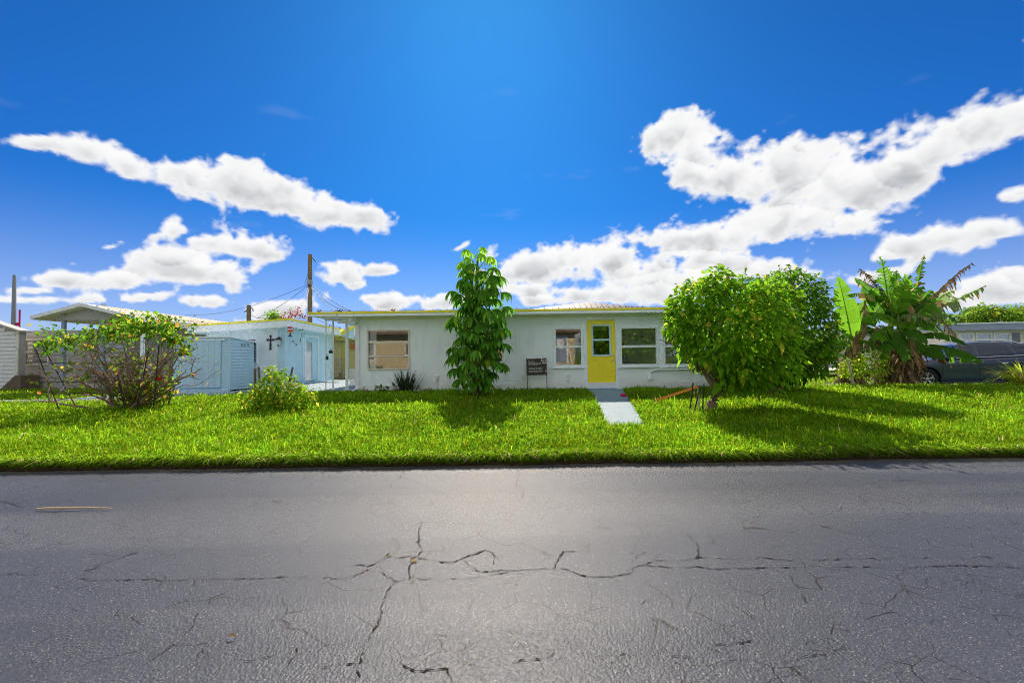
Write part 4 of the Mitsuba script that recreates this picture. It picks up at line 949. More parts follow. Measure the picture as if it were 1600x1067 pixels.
single('orange_strap', obox([sp[0] + .02, 10.08, sb + .11], e, .012, .05, (0, 0, 1)), 'orange_strap', 'orange tie strap stretched from the peg to the forked tree', 'strap')
CL = ['thin dark cane left of the forked trunk, the leftmost', 'thin dark cane in the middle beside the forked trunk', 'thin dark cane closest to the forked trunk']
for a, b, yy in (((1083, 598), (1077, 636), 9.15), ((1094, 604), (1083, 641), 9.0), ((1100, 600), (1097, 632), 9.2)):
    p_, q_ = P(*a, yy), P(*b, yy); q_[2] = float(gz(q_[0], yy)) - .05
    single('thin_stake', tube([p_, q_], .014, 6), 'dark_rod', CL.pop(0), 'cane', group='canes beside the forked tree')
p_ = P(1091, 606, 9.3); single('pale_stake', tube([[p_[0], 9.3, float(gz(p_[0], 9.3)) - .05], p_], .022, 8), 'pale_stake', 'short pale stake beside the forked tree trunk', 'stake')
a, b = G(57, 797), G(177, 796)
single('dry_stick', tube([[a[0], a[1], .016], [a[0] * .7 + b[0] * .3, a[1] - .012, .022], [a[0] * .35 + b[0] * .65, a[1] + .008, .018], [b[0], b[1], .014]], [.007, .009, .007, .003], 6), 'dry_stick', 'long dry tan stick lying on the road', 'stick')

# ---------------------------------------------------------------- dark blue estate car
def loft(xs, ring_fn):
    rings_ = [np.column_stack([np.full(len(r), x), r]) for x, r in ((x, np.asarray(ring_fn(x))) for x in xs)]
    n = len(rings_[0]); v = np.vstack(rings_); f = []
    for i in range(len(xs) - 1):
        j = np.arange(n); a = i * n + j; b = i * n + (j + 1) % n
        f += [np.stack([a, b, b + n], 1), np.stack([a, b + n, a + n], 1)]
    v = np.vstack([v, rings_[0].mean(0), rings_[-1].mean(0)]); c0_, c1_ = len(v) - 2, len(v) - 1
    j = np.arange(n); o = (len(xs) - 1) * n
    f += [np.stack([j * 0 + c0_, (j + 1) % n, j], 1), np.stack([j * 0 + c1_, o + j, o + (j + 1) % n], 1)]
    m = trimesh.Trimesh(v, np.vstack(f), process=False)
    if m.volume < 0: m.invert()
    return m
carw = T().translate([13.22, 15.95 + .45, .115]).rotate([0, 0, 1], -6.5)
ck = thing('estate_car', 'dark blue estate car parked beyond the banana clump', 'car')
CW = .92
def wid(x): return CW * np.interp(x, [0, .12, .35, .9, 3.9, 4.4, 4.62], [.70, .84, .94, 1.0, 1.0, .95, .86])
def hood(x): return np.interp(x, [0, .06, .2, .6, 1.3, 1.8, 4.0, 4.5, 4.62], [.62, .76, .84, .93, 1.03, 1.04, 1.12, 1.10, .98])
def bring(x):
    w, h = wid(x), hood(x); lo = np.interp(x, [0, .15, .5, 4.2, 4.62], [.32, .24, .22, .22, .34])
    half = [(.80 * w, lo), (.965 * w, lo + .05), (.985 * w, lo + .14), (.975 * w, lo + .25), (.985 * w, .52 * h + .1), (1.0 * w, .80 * h), (.992 * w, .84 * h), (.965 * w, .93 * h), (.93 * w, .985 * h), (.82 * w, h), (.5 * w, h + .03), (.2 * w, h + .04)]
    return [(-a, b) for a, b in half] + [(a, b) for a, b in half[::-1]]
xs_ = np.unique(np.concatenate([np.linspace(0, .4, 9), np.linspace(.4, 4.2, 30), np.linspace(4.2, 4.62, 8)]))
body = loft(xs_, bring)
AX = (.90, 3.66); WR = .355
arches = []
for ax in AX:
    for s in (-1, 1):
        cyl = trimesh.creation.cylinder(radius=.405, height=.5, sections=40); cyl.apply_transform(trimesh.transformations.rotation_matrix(math.pi / 2, [1, 0, 0])); cyl.apply_translation([ax, s * .90, WR]); arches.append(cyl)
def cp(nm, m, mt, sm=False, **k): return part(ck, nm, m, mt, sm, to_world=carw, **k)
cp('body', cut(body, arches), 'car_paint', 32)
def gw(x, t): return wid(2.2) * (.955 - .20 * t ** 1.25)
def groof(x): return np.interp(x, [1.30, 1.55, 1.95, 2.25, 2.7, 3.4, 4.1, 4.35, 4.58], [1.04, 1.22, 1.47, 1.555, 1.59, 1.575, 1.50, 1.42, 1.10])
def gring(x):
    b, r = hood(x) - .03, groof(x); tt = np.linspace(0, 1, 7); hr = max(r - b, .01); k = hr / .55
    half = [(gw(x, t * min(1, k)), b + hr * .94 * t) for t in tt] + [(gw(x, min(1, k)) * .90, b + hr * .985), (gw(x, min(1, k)) * .5, b + hr * 1.02)]
    return [(-a, c) for a, c in half] + [(a, c) for a, c in half[::-1]]
cp('roof', loft(np.linspace(1.30, 4.58, 40), gring), 'car_paint', 40)
def gpatch(x0a, x1a, x0b, x1b, ta, tb, off=.006):       # a pane on the near side; a = bottom, b = top
    vs = []; 
    for t in np.linspace(ta, tb, 6):
        s = (t - ta) / (tb - ta)
        for u in np.linspace(0, 1, 9):
            x = (x0a + (x0b - x0a) * s) * (1 - u) + (x1a + (x1b - x1a) * s) * u
            b, r = hood(x) - .03, groof(x); k = min(1, (r - b) / .55)
            vs.append((x, -(gw(x, t * k) + off), b + (r - b) * .94 * t))
    vs = np.array(vs); f = []
    for i in range(5):
        for j in range(8): a = i * 9 + j; f += [[a, a + 1, a + 10], [a, a + 10, a + 9]]
    out = np.vstack([vs, vs + [0, .012, 0]]); n = len(vs); f = np.array(f)
    return trimesh.Trimesh(out, np.vstack([f, f[:, ::-1] + n]), process=False)
for nm, q in (('front_window', (1.62, 2.40, 2.06, 2.44)), ('rear_window', (2.56, 3.36, 2.56, 3.30)), ('quarter_window', (3.40, 3.60, 3.35, 3.46)), ('cargo_window', (3.70, 4.28, 3.60, 4.06))):
    cp(nm, gpatch(q[0], q[1], q[2], q[3], .17, .86), 'car_glass', True)
cp('windscreen', trimesh.convex.convex_hull(np.array([[x, y, z] for x, z in ((1.42, 1.135), (1.92, 1.475)) for y, w in ((-.70, 0), (.70, 0)) for z in (z, z - .02)])), 'car_glass')
cp('belt_trim', cat([tube([[x, -(gw(x, .02) + .012), hood(x) + .0] for x in np.linspace(1.55, 4.2, 20)], .012, 6)]), 'chrome', True)
cp('roof_rail', tube([[x, -.60, groof(x) + .035 + (.015 if 2.1 < x < 3.9 else -.02)] for x in np.linspace(1.95, 4.05, 16)], .018, 8), 'chrome', True)
for x in (2.55, 3.42): cp('door_handle', cat([box(x - .29, x - .09, -wid(2) - .035, -wid(2) + .03, .855, .885, .008), ball([x - .19, -wid(2) + .01, .855], [.06, .012, .035], 2)]), 'chrome', 30)
for x in (1.36, 2.50, 3.42): cp('door_seam', tube([[x - (.0 if x < 3.4 else .12 * t), -(CW * np.interp(t, [0, .5, .8, 1], [.982, .988, 1.003, .95])) - .001, .30 + .72 * t] for t in np.linspace(0, 1, 9)], .005, 4), 'plastic_black')
cp('sill', box(1.30, 3.26, -.935, -.80, .19, .27, .02), 'plastic_black')
cp('mirror', cat([ball([1.60, -1.03, 1.07], [.07, .11, .075], 2), tube([[1.62, -.86, 1.0], [1.62, -.98, 1.05]], .025, 6)]), 'car_paint', True)
for ax in AX:
    for s in (-1,):
        th = np.linspace(math.pi * .02, math.pi * .98, 24)
        arc = [(ax + r * math.cos(t), WR + r * math.sin(t)) for r in (.440,) for t in th] + [(ax + .402 * math.cos(t), WR + .402 * math.sin(t)) for t in th[::-1]]
        cp('arch_trim', prism_y(arc, -.932, -.86), 'plastic_black')
        prof_ = [(.215, -.10), (.245, -.118), (.30, -.122), (.335, -.11), (.352, -.08), (.355, 0), (.352, .08), (.335, .11), (.245, .115), (.215, .10)]
        ty = trimesh.creation.revolve(np.array(prof_ + prof_[:1]), sections=48); ty.apply_transform(trimesh.transformations.rotation_matrix(math.pi / 2, [1, 0, 0])); ty.apply_translation([ax, -.80, WR])
        w = cp('wheel', ty, 'tyre', 40)
        ms = []
        rim = trimesh.creation.revolve(np.array([(.195, -.10), (.218, -.105), (.222, -.09), (.222, .09), (.20, .09), (.195, -.10)]), sections=40); rim.apply_transform(trimesh.transformations.rotation_matrix(math.pi / 2, [1, 0, 0])); rim.apply_translation([ax, -.80, WR]); ms.append(rim)
        for k5 in range(5):
            for da in (-.17, .17):
                a = 2 * math.pi * k5 / 5 + math.pi / 2; ms.append(obox([ax + .05 * math.cos(a), -.885, WR + .05 * math.sin(a)], [ax + .205 * math.cos(a + da), -.895, WR + .205 * math.sin(a + da)], .03, .03, (0, 1, 0)))
        ms.append(ball([ax, -.88, WR], [.06, .03, .06], 2))
        scene[w + '__rim'] = ply(cat(ms), 'alloy', 30, to_world=carw)
        dsk = trimesh.creation.cylinder(radius=.20, height=.02, sections=24); dsk.apply_transform(trimesh.transformations.rotation_matrix(math.pi / 2, [1, 0, 0])); dsk.apply_translation([ax, -.80, WR]); scene[w + '__brake'] = ply(dsk, 'plastic_black', to_world=carw)
cp('headlight', trimesh.convex.convex_hull(np.array([[.06, -.62, .66], [.06, -.62, .74], [.34, -.875, .80], [.42, -.885, .79], [.30, -.88, .70], [.12, -.78, .64]])), 'pale_glass_bulb', 30)
cp('bumper', box(.0, .10, -.55, .55, .30, .42, .02), 'plastic_black')

# ---------------------------------------------------------------- grass
rg = np.random.default_rng(21)
def blades(x, y, z, h, w, lean, az, col, nseg=2):
    n = len(x); base = np.stack([x, y, z], 1)
    dirh = np.stack([np.cos(az), np.sin(az), 0 * az], 1); side = np.stack([-np.sin(az), np.cos(az), 0 * az], 1)
    tw = rg.uniform(-1.2, 1.2, n)[:, None]; side = unit(side * np.cos(tw) + dirh * np.sin(tw))
    mid = base + dirh * (lean * h * .30)[:, None] + np.array([0, 0, 1.0]) * (h * .62)[:, None]
    tip = base + dirh * (lean * h * .95)[:, None] + np.array([0, 0, 1.0]) * (h * np.clip(1.05 - .45 * lean, .2, 1))[:, None]
    hw = (w / 2)[:, None]
    v = np.stack([base - side * hw * .7, base + side * hw * .7, mid - side * hw, mid + side * hw, tip], 1).reshape(-1, 3)
    k = np.arange(n)[:, None] * 5
    f = np.concatenate([k + np.array([[0, 1, 3]]), k + np.array([[0, 3, 2]]), k + np.array([[2, 3, 4]])])
    return (v, f), np.repeat(np.clip(col, 0, 1), 5, axis=0)
def on_paths(x, y):
    t = np.clip((y - b[1]) / (c_[1] - b[1]), -1, 2)
    return None
NB = 470000
yy = EDGE / (1 - rg.random(NB) * (1 - EDGE / 14.6))
xx = rg.uniform(-1.40, 1.40, NB) * yy
cl = meshkit.fbm(np.stack([xx * 1.1, yy * 1.1, xx * 0], -1), 3, 2); fine_ = meshkit.noise(np.stack([xx * 9, yy * 9, xx * 0], -1), 4)
keep = (yy < 14.55) & ~((xx > -9.9) & (xx < -8.3) & (yy > 15)) & ~((yy > 13.62) & (xx > -4.9) & (xx < 9.2)) & ~((yy > 12.55) & (yy < 13.75) & (xx < -9.7)) & ~((xx > 9.5) & (yy > 14.0)) & ~((xx > -13.3) & (xx < -4.8) & (yy > 13.6))
wa, wb_ = np.array([wv[0], wv[16]]), np.array([wv[1], wv[17]])
tt = np.clip((yy - wa[0][1]) / (wa[1][1] - wa[0][1]), 0, 1)
xl, xr = wa[0][0] + (wa[1][0] - wa[0][0]) * tt, wb_[0][0] + (wb_[1][0] - wb_[0][0]) * tt
xmin, xmax = np.minimum(xl, xr), np.maximum(xl, xr)
raga = .05 * (fine_ - .3)
keep &= ~((yy > wa[0][1] - .02 + raga * 2) & (xx > xmin + raga) & (xx < xmax - raga))
bare = meshkit.fbm(np.stack([xx * .8 + 7, yy * 1.6, xx * 0 + 3], -1), 4, 12); keep &= rg.random(NB) > np.clip((bare - .60) / .10, 0, .75)
keep &= ~((yy > HY - .34) & (xx > q0[0] - .05) & (xx < q1[0] + .05))
xx, yy, cl, fine_ = xx[keep], yy[keep], cl[keep], fine_[keep]; n = len(xx)
near = np.clip((9 - yy) / 3, 0, 1)
h = (.060 + .055 * cl + .035 * fine_) * np.exp(rg.normal(0, .28, n)); w = (.0085 + .0014 * (yy - 6)) * np.exp(rg.normal(0, .2, n))
edge_lean = np.clip((EDGE + .25 - yy) / .25, 0, 1)
az = np.where(rg.random(n) < edge_lean * .8, -np.pi / 2 + rg.normal(0, .7, n), rg.uniform(0, 2 * np.pi, n))
col = np.array([.122, .232, .009])[None] * np.exp(rg.normal(0, .30, (n, 1))) * (.62 + .75 * cl[:, None]); col[:, 0] *= np.exp(rg.normal(.0, .18, n)) * (.85 + .4 * fine_)
dry = rg.random(n) < .008; col[dry] = np.array([.46, .40, .22]) * np.exp(rg.normal(0, .2, (dry.sum(), 1)))
mesh, colr = blades(xx, yy, gz(xx, yy) - .01, h, w, np.clip(rg.normal(.75, .35, n) + edge_lean * .4, .05, 1.7), az, col)
single('grass', mesh, 'grass_blade', 'thick bright green coarse grass covering the front lawn', 'grass', True, kind='stuff', color=colr)
n = 52000
xx = rg.uniform(-1.40, 1.40, n) * 6.2; yy = EDGE - .045 + .18 * rg.random(n) ** 1.2 + .10 * (meshkit.fbm(np.stack([xx * .9, xx * 0, xx * 0], -1), 3, 8) - .5) + .07 * (meshkit.fbm(np.stack([xx * 5, xx * 0, xx * 0], -1), 3, 5) - .5)
col = np.array([.12, .215, .010])[None] * np.exp(rg.normal(0, .25, (n, 1))); dry = rg.random(n) < .10; col[dry] = np.array([.36, .28, .15]) * np.exp(rg.normal(0, .25, (dry.sum(), 1)))
mesh, colr = blades(xx, yy, gz(xx, yy) - .045 * rg.random(n) - .01, rg.uniform(.06, .17, n), rg.uniform(.007, .012, n), rg.uniform(.5, 1.7, n), -np.pi / 2 + rg.normal(0, 1.5, n), col)
single('edge_grass', mesh, 'grass_blade', 'ragged grass runners hanging over the soil along the road', 'grass', True, kind='stuff', color=colr)
n = 60000
yy = rg.uniform(13.0, 24, n); xx = rg.uniform(-1.2, 1.5, n) * yy
keep = ((xx < -13.3) & ((yy > 13.75) | (yy < 12.55)) & (yy < 19.5)) | ((xx > -8.3) & (xx < -4.0) & (yy > 21.3)) | ((xx > 9.0) & (yy < 24.4) & ~((yy > 14.0) & (yy < 19.2) & (xx > 9.9)))
xx, yy = xx[keep], yy[keep]; n = len(xx)
col = np.array([.15, .235, .012])[None] * np.exp(rg.normal(0, .25, (n, 1)))
mesh, colr = blades(xx, yy, np.where(yy > 19.2, gz(xx, yy) * 1.0, gz(xx, yy)) - .01, rg.uniform(.07, .15, n), rg.uniform(.018, .03, n), rg.uniform(.2, 1.3, n), rg.uniform(0, 6.28, n), col)
single('side_grass', mesh, 'grass_blade', 'short grass in the side yards beyond the front lawn', 'grass', True, kind='stuff', color=colr)

# ---------------------------------------------------------------- plants
def crown_points(rng, ells, n, shell=.55, rough=.22, seed=0):
    out = []; vol = np.array([e[3] * e[4] * e[5] for e in ells]) ** .75; vol /= vol.sum()
    for e, k in zip(ells, (vol * n * 1.25).astype(int)):
        d = unit(rng.normal(size=(k, 3))); r = 1 - (1 - shell) * rng.random(k) ** 1.6
        bump = 1 + rough * 2 * (meshkit.fbm(d * 2.3 + seed + e[0], 3, seed) - .5)
        p = np.array(e[:3]) + d * (r * bump)[:, None] * np.array(e[3:6])
        inside = np.zeros(k, bool)
        for o in ells:
            if o is not e: inside |= (((p - np.array(o[:3])) / np.array(o[3:6])) ** 2).sum(1) < .5
        out.append(np.hstack([p, d])[~inside])
    out = np.vstack(out)
    return out[:, :3], out[:, 3:]


def foliage(key, rng, ells, n, L, W, base, mat='leaf', droop=.4, yellow=.05, apart=0, shell=.55, rough=.22, down=.35, spread=.22, ycol=(.32, .30, .03), clump=0, partname='foliage', shade_amt=0):
    p, d = crown_points(rng, ells, n, shell, rough, int(rng.integers(99)))
    m = len(p)
    if clump:
        c = p[rng.integers(0, m, max(2, m // clump))]; i = rng.integers(0, len(c), m); near_ = .5 * (p + 0) + .5 * c[i]
        dist = np.linalg.norm(p - c[i], axis=1); p = np.where((dist < .5)[:, None], near_ + rng.normal(0, .03, (m, 3)), p)
    D = unit(d * .9 + rng.normal(0, .55, (m, 3)) + np.array([0, 0, -down])); N = unit(d * .8 + rng.normal(0, .45, (m, 3)) + np.array([0, 0, .8]))
    l = L * np.exp(rng.normal(0, spread, m)); w = W / L * l
    c = tints(rng, m, base, .2, yellow, ycol)
    front = -p[:, 1] * 1.0 + .25 * p[:, 2] + .3 * rng.random(m)
    order = np.argsort(-front * (d[:, 1] < -.1) - l * 2); sel = order[:apart]; rest = order[apart:]
    mesh, cc = leaf_arrays(p[rest], D[rest], N[rest], l[rest], w[rest], c[rest], droop=droop)
    part(key, partname, mesh, mat, True, kind='stuff', color=cc)
    for i in sel:
        mesh, cc = leaf_arrays(p[i:i + 1], D[i:i + 1], N[i:i + 1], l[i:i + 1], w[i:i + 1], c[i:i + 1], droop=droop)
        part(key, 'leaf', mesh, mat, True, color=cc)
    return p, d


def limb(a, b_, r0, r1, rng, wob=.06, n=7):
    a, b_ = np.asarray(a, float), np.asarray(b_, float); t = np.linspace(0, 1, n)[:, None]
    p = a + (b_ - a) * t + rng.normal(0, wob, (n, 3)) * np.sin(np.pi * t); return p, np.linspace(r0, r1, n)


def grow(rng, start, d, length, r, depth, out, tips, spread=.55, up=.1, kink=.12, kids=(2, 4)):
    n = 5; p = [np.asarray(start, float)]; dd = np.asarray(d, float)
    for i in range(n):
        dd = unit(dd + rng.normal(0, kink, 3) + np.array([0, 0, up * .3])); p.append(p[-1] + dd * length / n)
    p = np.array(p); out.append((p, np.linspace(r, r * .55, n + 1)))
    if depth == 0: tips.append((p[-1], dd)); return
    for k in range(rng.integers(*kids)):
        s = rng.integers(2, n + 1); nd = unit(dd + rng.normal(0, spread, 3) + np.array([0, 0, up]))
        grow(rng, p[s], nd, length * rng.uniform(.5, .8), r * .58, depth - 1, out, tips, spread, up, kink, kids)


# the two rounded trees on the right
def round_tree(label, bx, by, limbs, trunk_top, r, ells, n, L, W, base, apart, seed, yellow, flowers=0):
    rng = np.random.default_rng(seed); k = thing('rounded_tree', label, 'tree')
    z = float(gz(bx, by)); p, rad = limb([bx, by, z - .08], trunk_top, r * 1.25, r * .9, rng, .010)
    rad[0] *= 1.2; rad[1] *= 1.08
    m = [tube(p, rad, 12)]
    for e, rr in limbs:
        q, ra = limb(p[-1] + rng.normal(0, .02, 3), e, r * rr, r * .22, rng, .07, 8); m.append(tube(np.vstack([p[-1] - [0, 0, .06], q]), np.r_[ra[0] * .9, ra], 9))
        for t in range(5):
            i = rng.integers(3, 8); g = q[i] + rng.normal(0, .35, 3) + [0, 0, .2]; qq, rb2 = limb(q[i], g, ra[i] * .7, .008, rng, .04, 5); m.append(tube(qq, rb2, 6))
    part(k, 'trunk', cat(m), 'bark', True)
    p, d = foliage(k, rng, ells, n, L, W, base, apart=apart, yellow=yellow, droop=.4, clump=9, rough=.36, spread=.3)
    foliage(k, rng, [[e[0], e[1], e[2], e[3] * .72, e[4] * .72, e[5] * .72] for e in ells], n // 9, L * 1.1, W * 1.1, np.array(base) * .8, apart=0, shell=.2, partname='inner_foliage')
    # loose shoots that break the outline
    sh = rng.integers(0, len(p), 90); tw = []; lp, ld = [], []
    for i in sh:
        if d[i, 2] < -.2: continue
        ln = rng.uniform(.12, .42); e = p[i] + unit(d[i] + [0, 0, .5] + rng.normal(0, .3, 3)) * ln
        tw.append(tube([p[i], (p[i] + e) / 2 + rng.normal(0, .01, 3), e], [.006, .005, .003], 4))
        for t in np.linspace(.2, 1, 6): lp.append(p[i] + (e - p[i]) * t); ld.append(unit(rng.normal(0, .7, 3) + (e - p[i])))
    part(k, 'twigs', cat(tw), 'twig', kind='stuff')
    lp, ld = np.array(lp), np.array(ld); mesh, cc = leaf_arrays(lp, ld, unit(rng.normal(0, .4, lp.shape) + [0, 0, 1]), L * rng.uniform(.6, 1, len(lp)), W * .75, tints(rng, len(lp), base, .2, yellow), droop=.4)
    part(k, 'shoot_leaves', mesh, 'leaf', True, kind='stuff', color=cc)
    if flowers:
        i = rng.permutation(np.nonzero(d[:, 1] < -.2)[0])[:flowers]; q = np.repeat(p[i] - [0, .03, 0], 5, 0); n5 = len(q)
        mesh, cc = leaf_arrays(q, unit(rng.normal(0, .6, (n5, 3)) + [0, -.6, .2]), unit(rng.normal(0, .5, (n5, 3)) + [0, -1, .3]), .05, .04, np.ones((n5, 3)))
        part(k, 'flowers', mesh, 'petal_lilac', kind='stuff')
    return k


round_tree('nearer rounded tree with forked trunk and light yellow green leaves', 3.97, 9.3, [([3.6, 9.2, 1.5], .75), ([4.2, 9.6, 1.8], .75), ([4.7, 9.2, 1.5], .7), ([4.0, 9.0, 1.9], .5)], [4.16, 9.30, .64], .095,
           [[4.40, 9.2, 1.88, 1.06, 1.20, .98], [3.80, 9.2, 2.40, .58, .7, .52], [5.05, 9.3, 1.40, .72, .85, .72], [3.58, 9.2, 2.02, .48, .6, .48], [4.65, 9.5, 2.55, .75, .8, .48], [4.15, 9.1, 2.80, .34, .4, .30], [5.18, 9.3, 2.35, .55, .7, .55], [3.38, 9.1, 2.25, .26, .4, .26], [5.4, 9.2, 1.85, .32, .5, .4], [4.55, 9.0, 1.1, .55, .6, .38]], 7600, .112, .078, (.098, .205, .010), 250, 41, .07)
round_tree('second rounded tree, darker green with lilac flowers, behind the forked one', 6.72, 11.75, [([6.3, 11.7, 1.7], .7), ([7.1, 11.9, 2.0], .75), ([7.6, 11.6, 1.7], .65), ([6.9, 12.2, 2.2], .5)], [6.82, 11.75, .75], .15,
           [[7.02, 11.85, 2.16, 1.16, 1.15, 1.36], [6.5, 11.7, 2.5, .72, .8, .9], [7.55, 11.75, 1.75, .72, .85, .95], [6.75, 11.6, 1.25, .80, .8, .66], [7.4, 11.8, 2.75, .66, .7, .72]], 10500, .112, .066, (.066, .150, .010), 120, 43, .06, 26)

# drooping umbrella-leaved tree before the house
rng = np.random.default_rng(17)
ut = thing('umbrella_tree', 'slender tree with drooping dark glossy finger leaves before the white house', 'tree')
ux, uy = -.93, 12.0; uz = float(gz(ux, uy))
trunks = []
for ox, tx, hgt, r in ((0, .05, 3.7, .055), (-.10, -.28, 2.6, .04), (.1, .35, 2.4, .038), (-.03, -.10, 3.2, .04)):
    q, ra = limb([ux + ox, uy + rng.normal(0, .05), uz - .05], [ux + tx, uy + rng.normal(0, .08), uz + hgt], r, r * .5, rng, .05, 10); trunks.append((q, ra))
part(ut, 'trunk', cat([tube(q, ra, 9) for q, ra in trunks]), 'bark', True)
def finger_leaf(c, out, tilt_, nl, L, W, rng, col):
    V, Fc, Cc = [], [], []
    a0 = rng.uniform(0, 6.28); off = 0
    for k in range(nl):
        a = a0 + 2 * math.pi * k / nl + rng.normal(0, .08); hd = unit(np.array([math.cos(a), math.sin(a), 0]) + tilt_ * .45); l = L * rng.uniform(.8, 1.08); w = W * rng.uniform(.85, 1.1)
        el0 = rng.uniform(-.1, .25); s = np.linspace(0, 1, 6)
        ang = el0 - s ** .7 * rng.uniform(1.25, 1.6)
        st = np.diff(s, prepend=0)[:, None] * l * (hd[None] * np.cos(ang)[:, None] + np.array([0, 0, 1.0]) * np.sin(ang)[:, None])
        mid = c + np.cumsum(st, 0); sd = unit(np.cross(hd, [0, 0, 1.0])); prof = w * .5 * np.array([.12, .75, 1.0, .92, .6, .02])
        upn = unit(np.cross(sd, hd)) * -1
        nrm = np.stack([-np.sin(ang)[:, None] * hd[None] + np.cos(ang)[:, None] * np.array([0, 0, 1.0])], 0)[0]
        lv = mid + sd * prof[:, None] + nrm * prof[:, None] * .28; rv = mid - sd * prof[:, None] + nrm * prof[:, None] * .28
        V.append(np.stack([lv, mid, rv], 1).reshape(-1, 3)); cc = np.clip(col * np.exp(rng.normal(0, .22)) * (np.array([2.6, 1.5, 1.0]) if rng.random() < .05 else 1.0), 0, 1); Cc.append(np.tile(cc, (18, 1)))
        for i in range(5):
            b_ = off + i * 3
            for j in (0, 1): Fc += [[b_ + j, b_ + j + 1, b_ + j + 4], [b_ + j, b_ + j + 4, b_ + j + 3]]
        off += 18
    return np.vstack(V), np.array(Fc), np.vstack(Cc)
for i in range(104):
    f = (i + .5) / 104; z = uz + .35 + f * 3.55 + rng.normal(0, .05)
    h_ = (z - uz) / 4.0
    R = np.interp(h_, [0, .12, .3, .5, .7, .85, .96, 1.05], [.48, .60, .68, .75, .74, .62, .42, .14])
    a = i * 2.39996 + rng.normal(0, .2); rad = R * rng.uniform(.50, .98)
    axis = np.array([ux + .12 * math.sin(h_ * 3) * 1.0 - .05, uy, 0])
    c = np.array([axis[0] + rad * math.cos(a), axis[1] + rad * math.sin(a) * .95, z])
    q, ra = trunks[rng.integers(0, 4)]; j = np.argmin(np.abs(q[:, 2] - (z - .28)) + np.abs(q[:, 0] - c[0]) * .1); s_ = q[j]
    young = h_ > .86
    V, Fc, Cc = finger_leaf(c, a, np.array([math.cos(a), math.sin(a), 0]), int(rng.integers(8, 12)), (.39 if not young else .30), (.104 if not young else .075), rng, np.array([.045, .115, .012]) if not young else np.array([.10, .20, .015]))
    pt_ = tube([s_, (s_ + c) / 2 + [0, 0, .07], c], [.011, .008, .006], 5)
    V2 = np.array(pt_.vertices); F2 = np.array(pt_.faces) + len(V)
    part(ut, 'leaf', (np.vstack([V, V2]), np.vstack([Fc, F2])), 'glossy_leaf', True, color=np.vstack([Cc, np.tile([.20, .24, .05], (len(V2), 1))]))
i_ = crown_points(rng, [[ux, uy, uz + 1.9, .42, .4, 1.6]], 330, .1)[0]
mesh, cc = leaf_arrays(i_, unit(rng.normal(0, .5, i_.shape) + [0, 0, -1.0]), unit(rng.normal(0, 1, i_.shape)), .26, .075, tints(rng, len(i_), (.04, .10, .012), .2), droop=.2)
part(ut, 'inner_leaves', mesh, 'glossy_leaf', True, kind='stuff', color=cc)

# dry twiggy bush on the left with its trellis of dark rods
rng = np.random.default_rng(9)
db = thing('dry_bush', 'wide twiggy half bare bush with green leaves on top, at the left of the lawn', 'bush')
bx, by = -8.85, 10.6; bz = float(gz(bx, by)); segs, tips = [], []
for k in range(30):
    a = rng.uniform(-1.12, 1.05); d = unit([math.sin(a) * 1.05, rng.normal(0, .35), math.cos(a) * .9]); grow(rng, [bx + rng.normal(0, .16), by + rng.normal(0, .15), bz - .03], d, rng.uniform(.9, 1.3), rng.uniform(.018, .032), 3, segs, tips, .62, .04, .14, (2, 4))
zcap = bz + 2.35
segs = [s for s in segs if s[0][:, 2].max() < zcap + .1 and s[0][:, 2].min() > bz - .06 and -2.4 < s[0][-1, 0] - bx < 1.2]
part(db, 'branches', cat([tube(p, r, 5, False) for p, r in segs if r[0] > .009]), 'twig', True)
part(db, 'twigs', cat([tube(p, np.maximum(r, .0035), 4, False) for p, r in segs if r[0] <= .009]), 'twig', True, kind='stuff')
print('bush segments', len(segs))
P1, D1, C1 = [], [], []
tp = np.array([s[0][-1] for s in segs if s[1][0] < .012]); tx = tp[rng.integers(0, len(tp), 1900)] + rng.normal(0, .07, (1900, 3))
pr = np.clip((tx[:, 2] - bz - 1.2) / .8, .24, 1); tx = tx[rng.random(1900) < pr]
ellt = [[bx + .35, by, bz + 1.95, .62, .6, .36], [bx - .5, by, bz + 1.80, .52, .5, .28], [bx - 1.45, by, bz + 1.62, .55, .4, .28], [bx + .75, by, bz + 1.98, .42, .4, .22], [bx - .25, by, bz + 2.05, .32, .3, .22], [bx - 2.0, by, bz + 1.5, .25, .2, .22], [bx + .95, by, bz + 1.62, .35, .3, .2], [bx + .15, by + .1, bz + .45, .75, .5, .42], [bx + 1.15, by, bz + 1.35, .22, .2, .22]]
pt_, dd = crown_points(rng, ellt, 1750, .1, .3, 5)
ap_ = np.vstack([tx, pt_]); m_ = len(ap_)
cc_ = tints(rng, m_, (.075, .165, .011), .26, .14, (.33, .30, .03)); olv = ap_[:, 2] < bz + 1.35; cc_[olv] = cc_[olv] * [1.15, .80, 1.2]; red = rng.random(m_) < .010; cc_[red] = (.5, .14, .04)
order = np.argsort(-ap_[:, 2] + ap_[:, 1] * .4); sel = order[:120]; rest = order[120:]
LD = unit(rng.normal(0, .7, (m_, 3)) + [0, -.2, -.5]); LN = unit(rng.normal(0, .5, (m_, 3)) + [0, -.2, .9]); LL = rng.uniform(.075, .125, m_)
mesh, c2 = leaf_arrays(ap_[rest], LD[rest], LN[rest], LL[rest], LL[rest] * .75, cc_[rest]); part(db, 'foliage', mesh, 'leaf', True, kind='stuff', color=c2)
for i in sel:
    mesh, c2 = leaf_arrays(ap_[i:i + 1], LD[i:i + 1], LN[i:i + 1], LL[i:i + 1], LL[i:i + 1] * .75, cc_[i:i + 1]); part(db, 'leaf', mesh, 'leaf', True, color=c2)
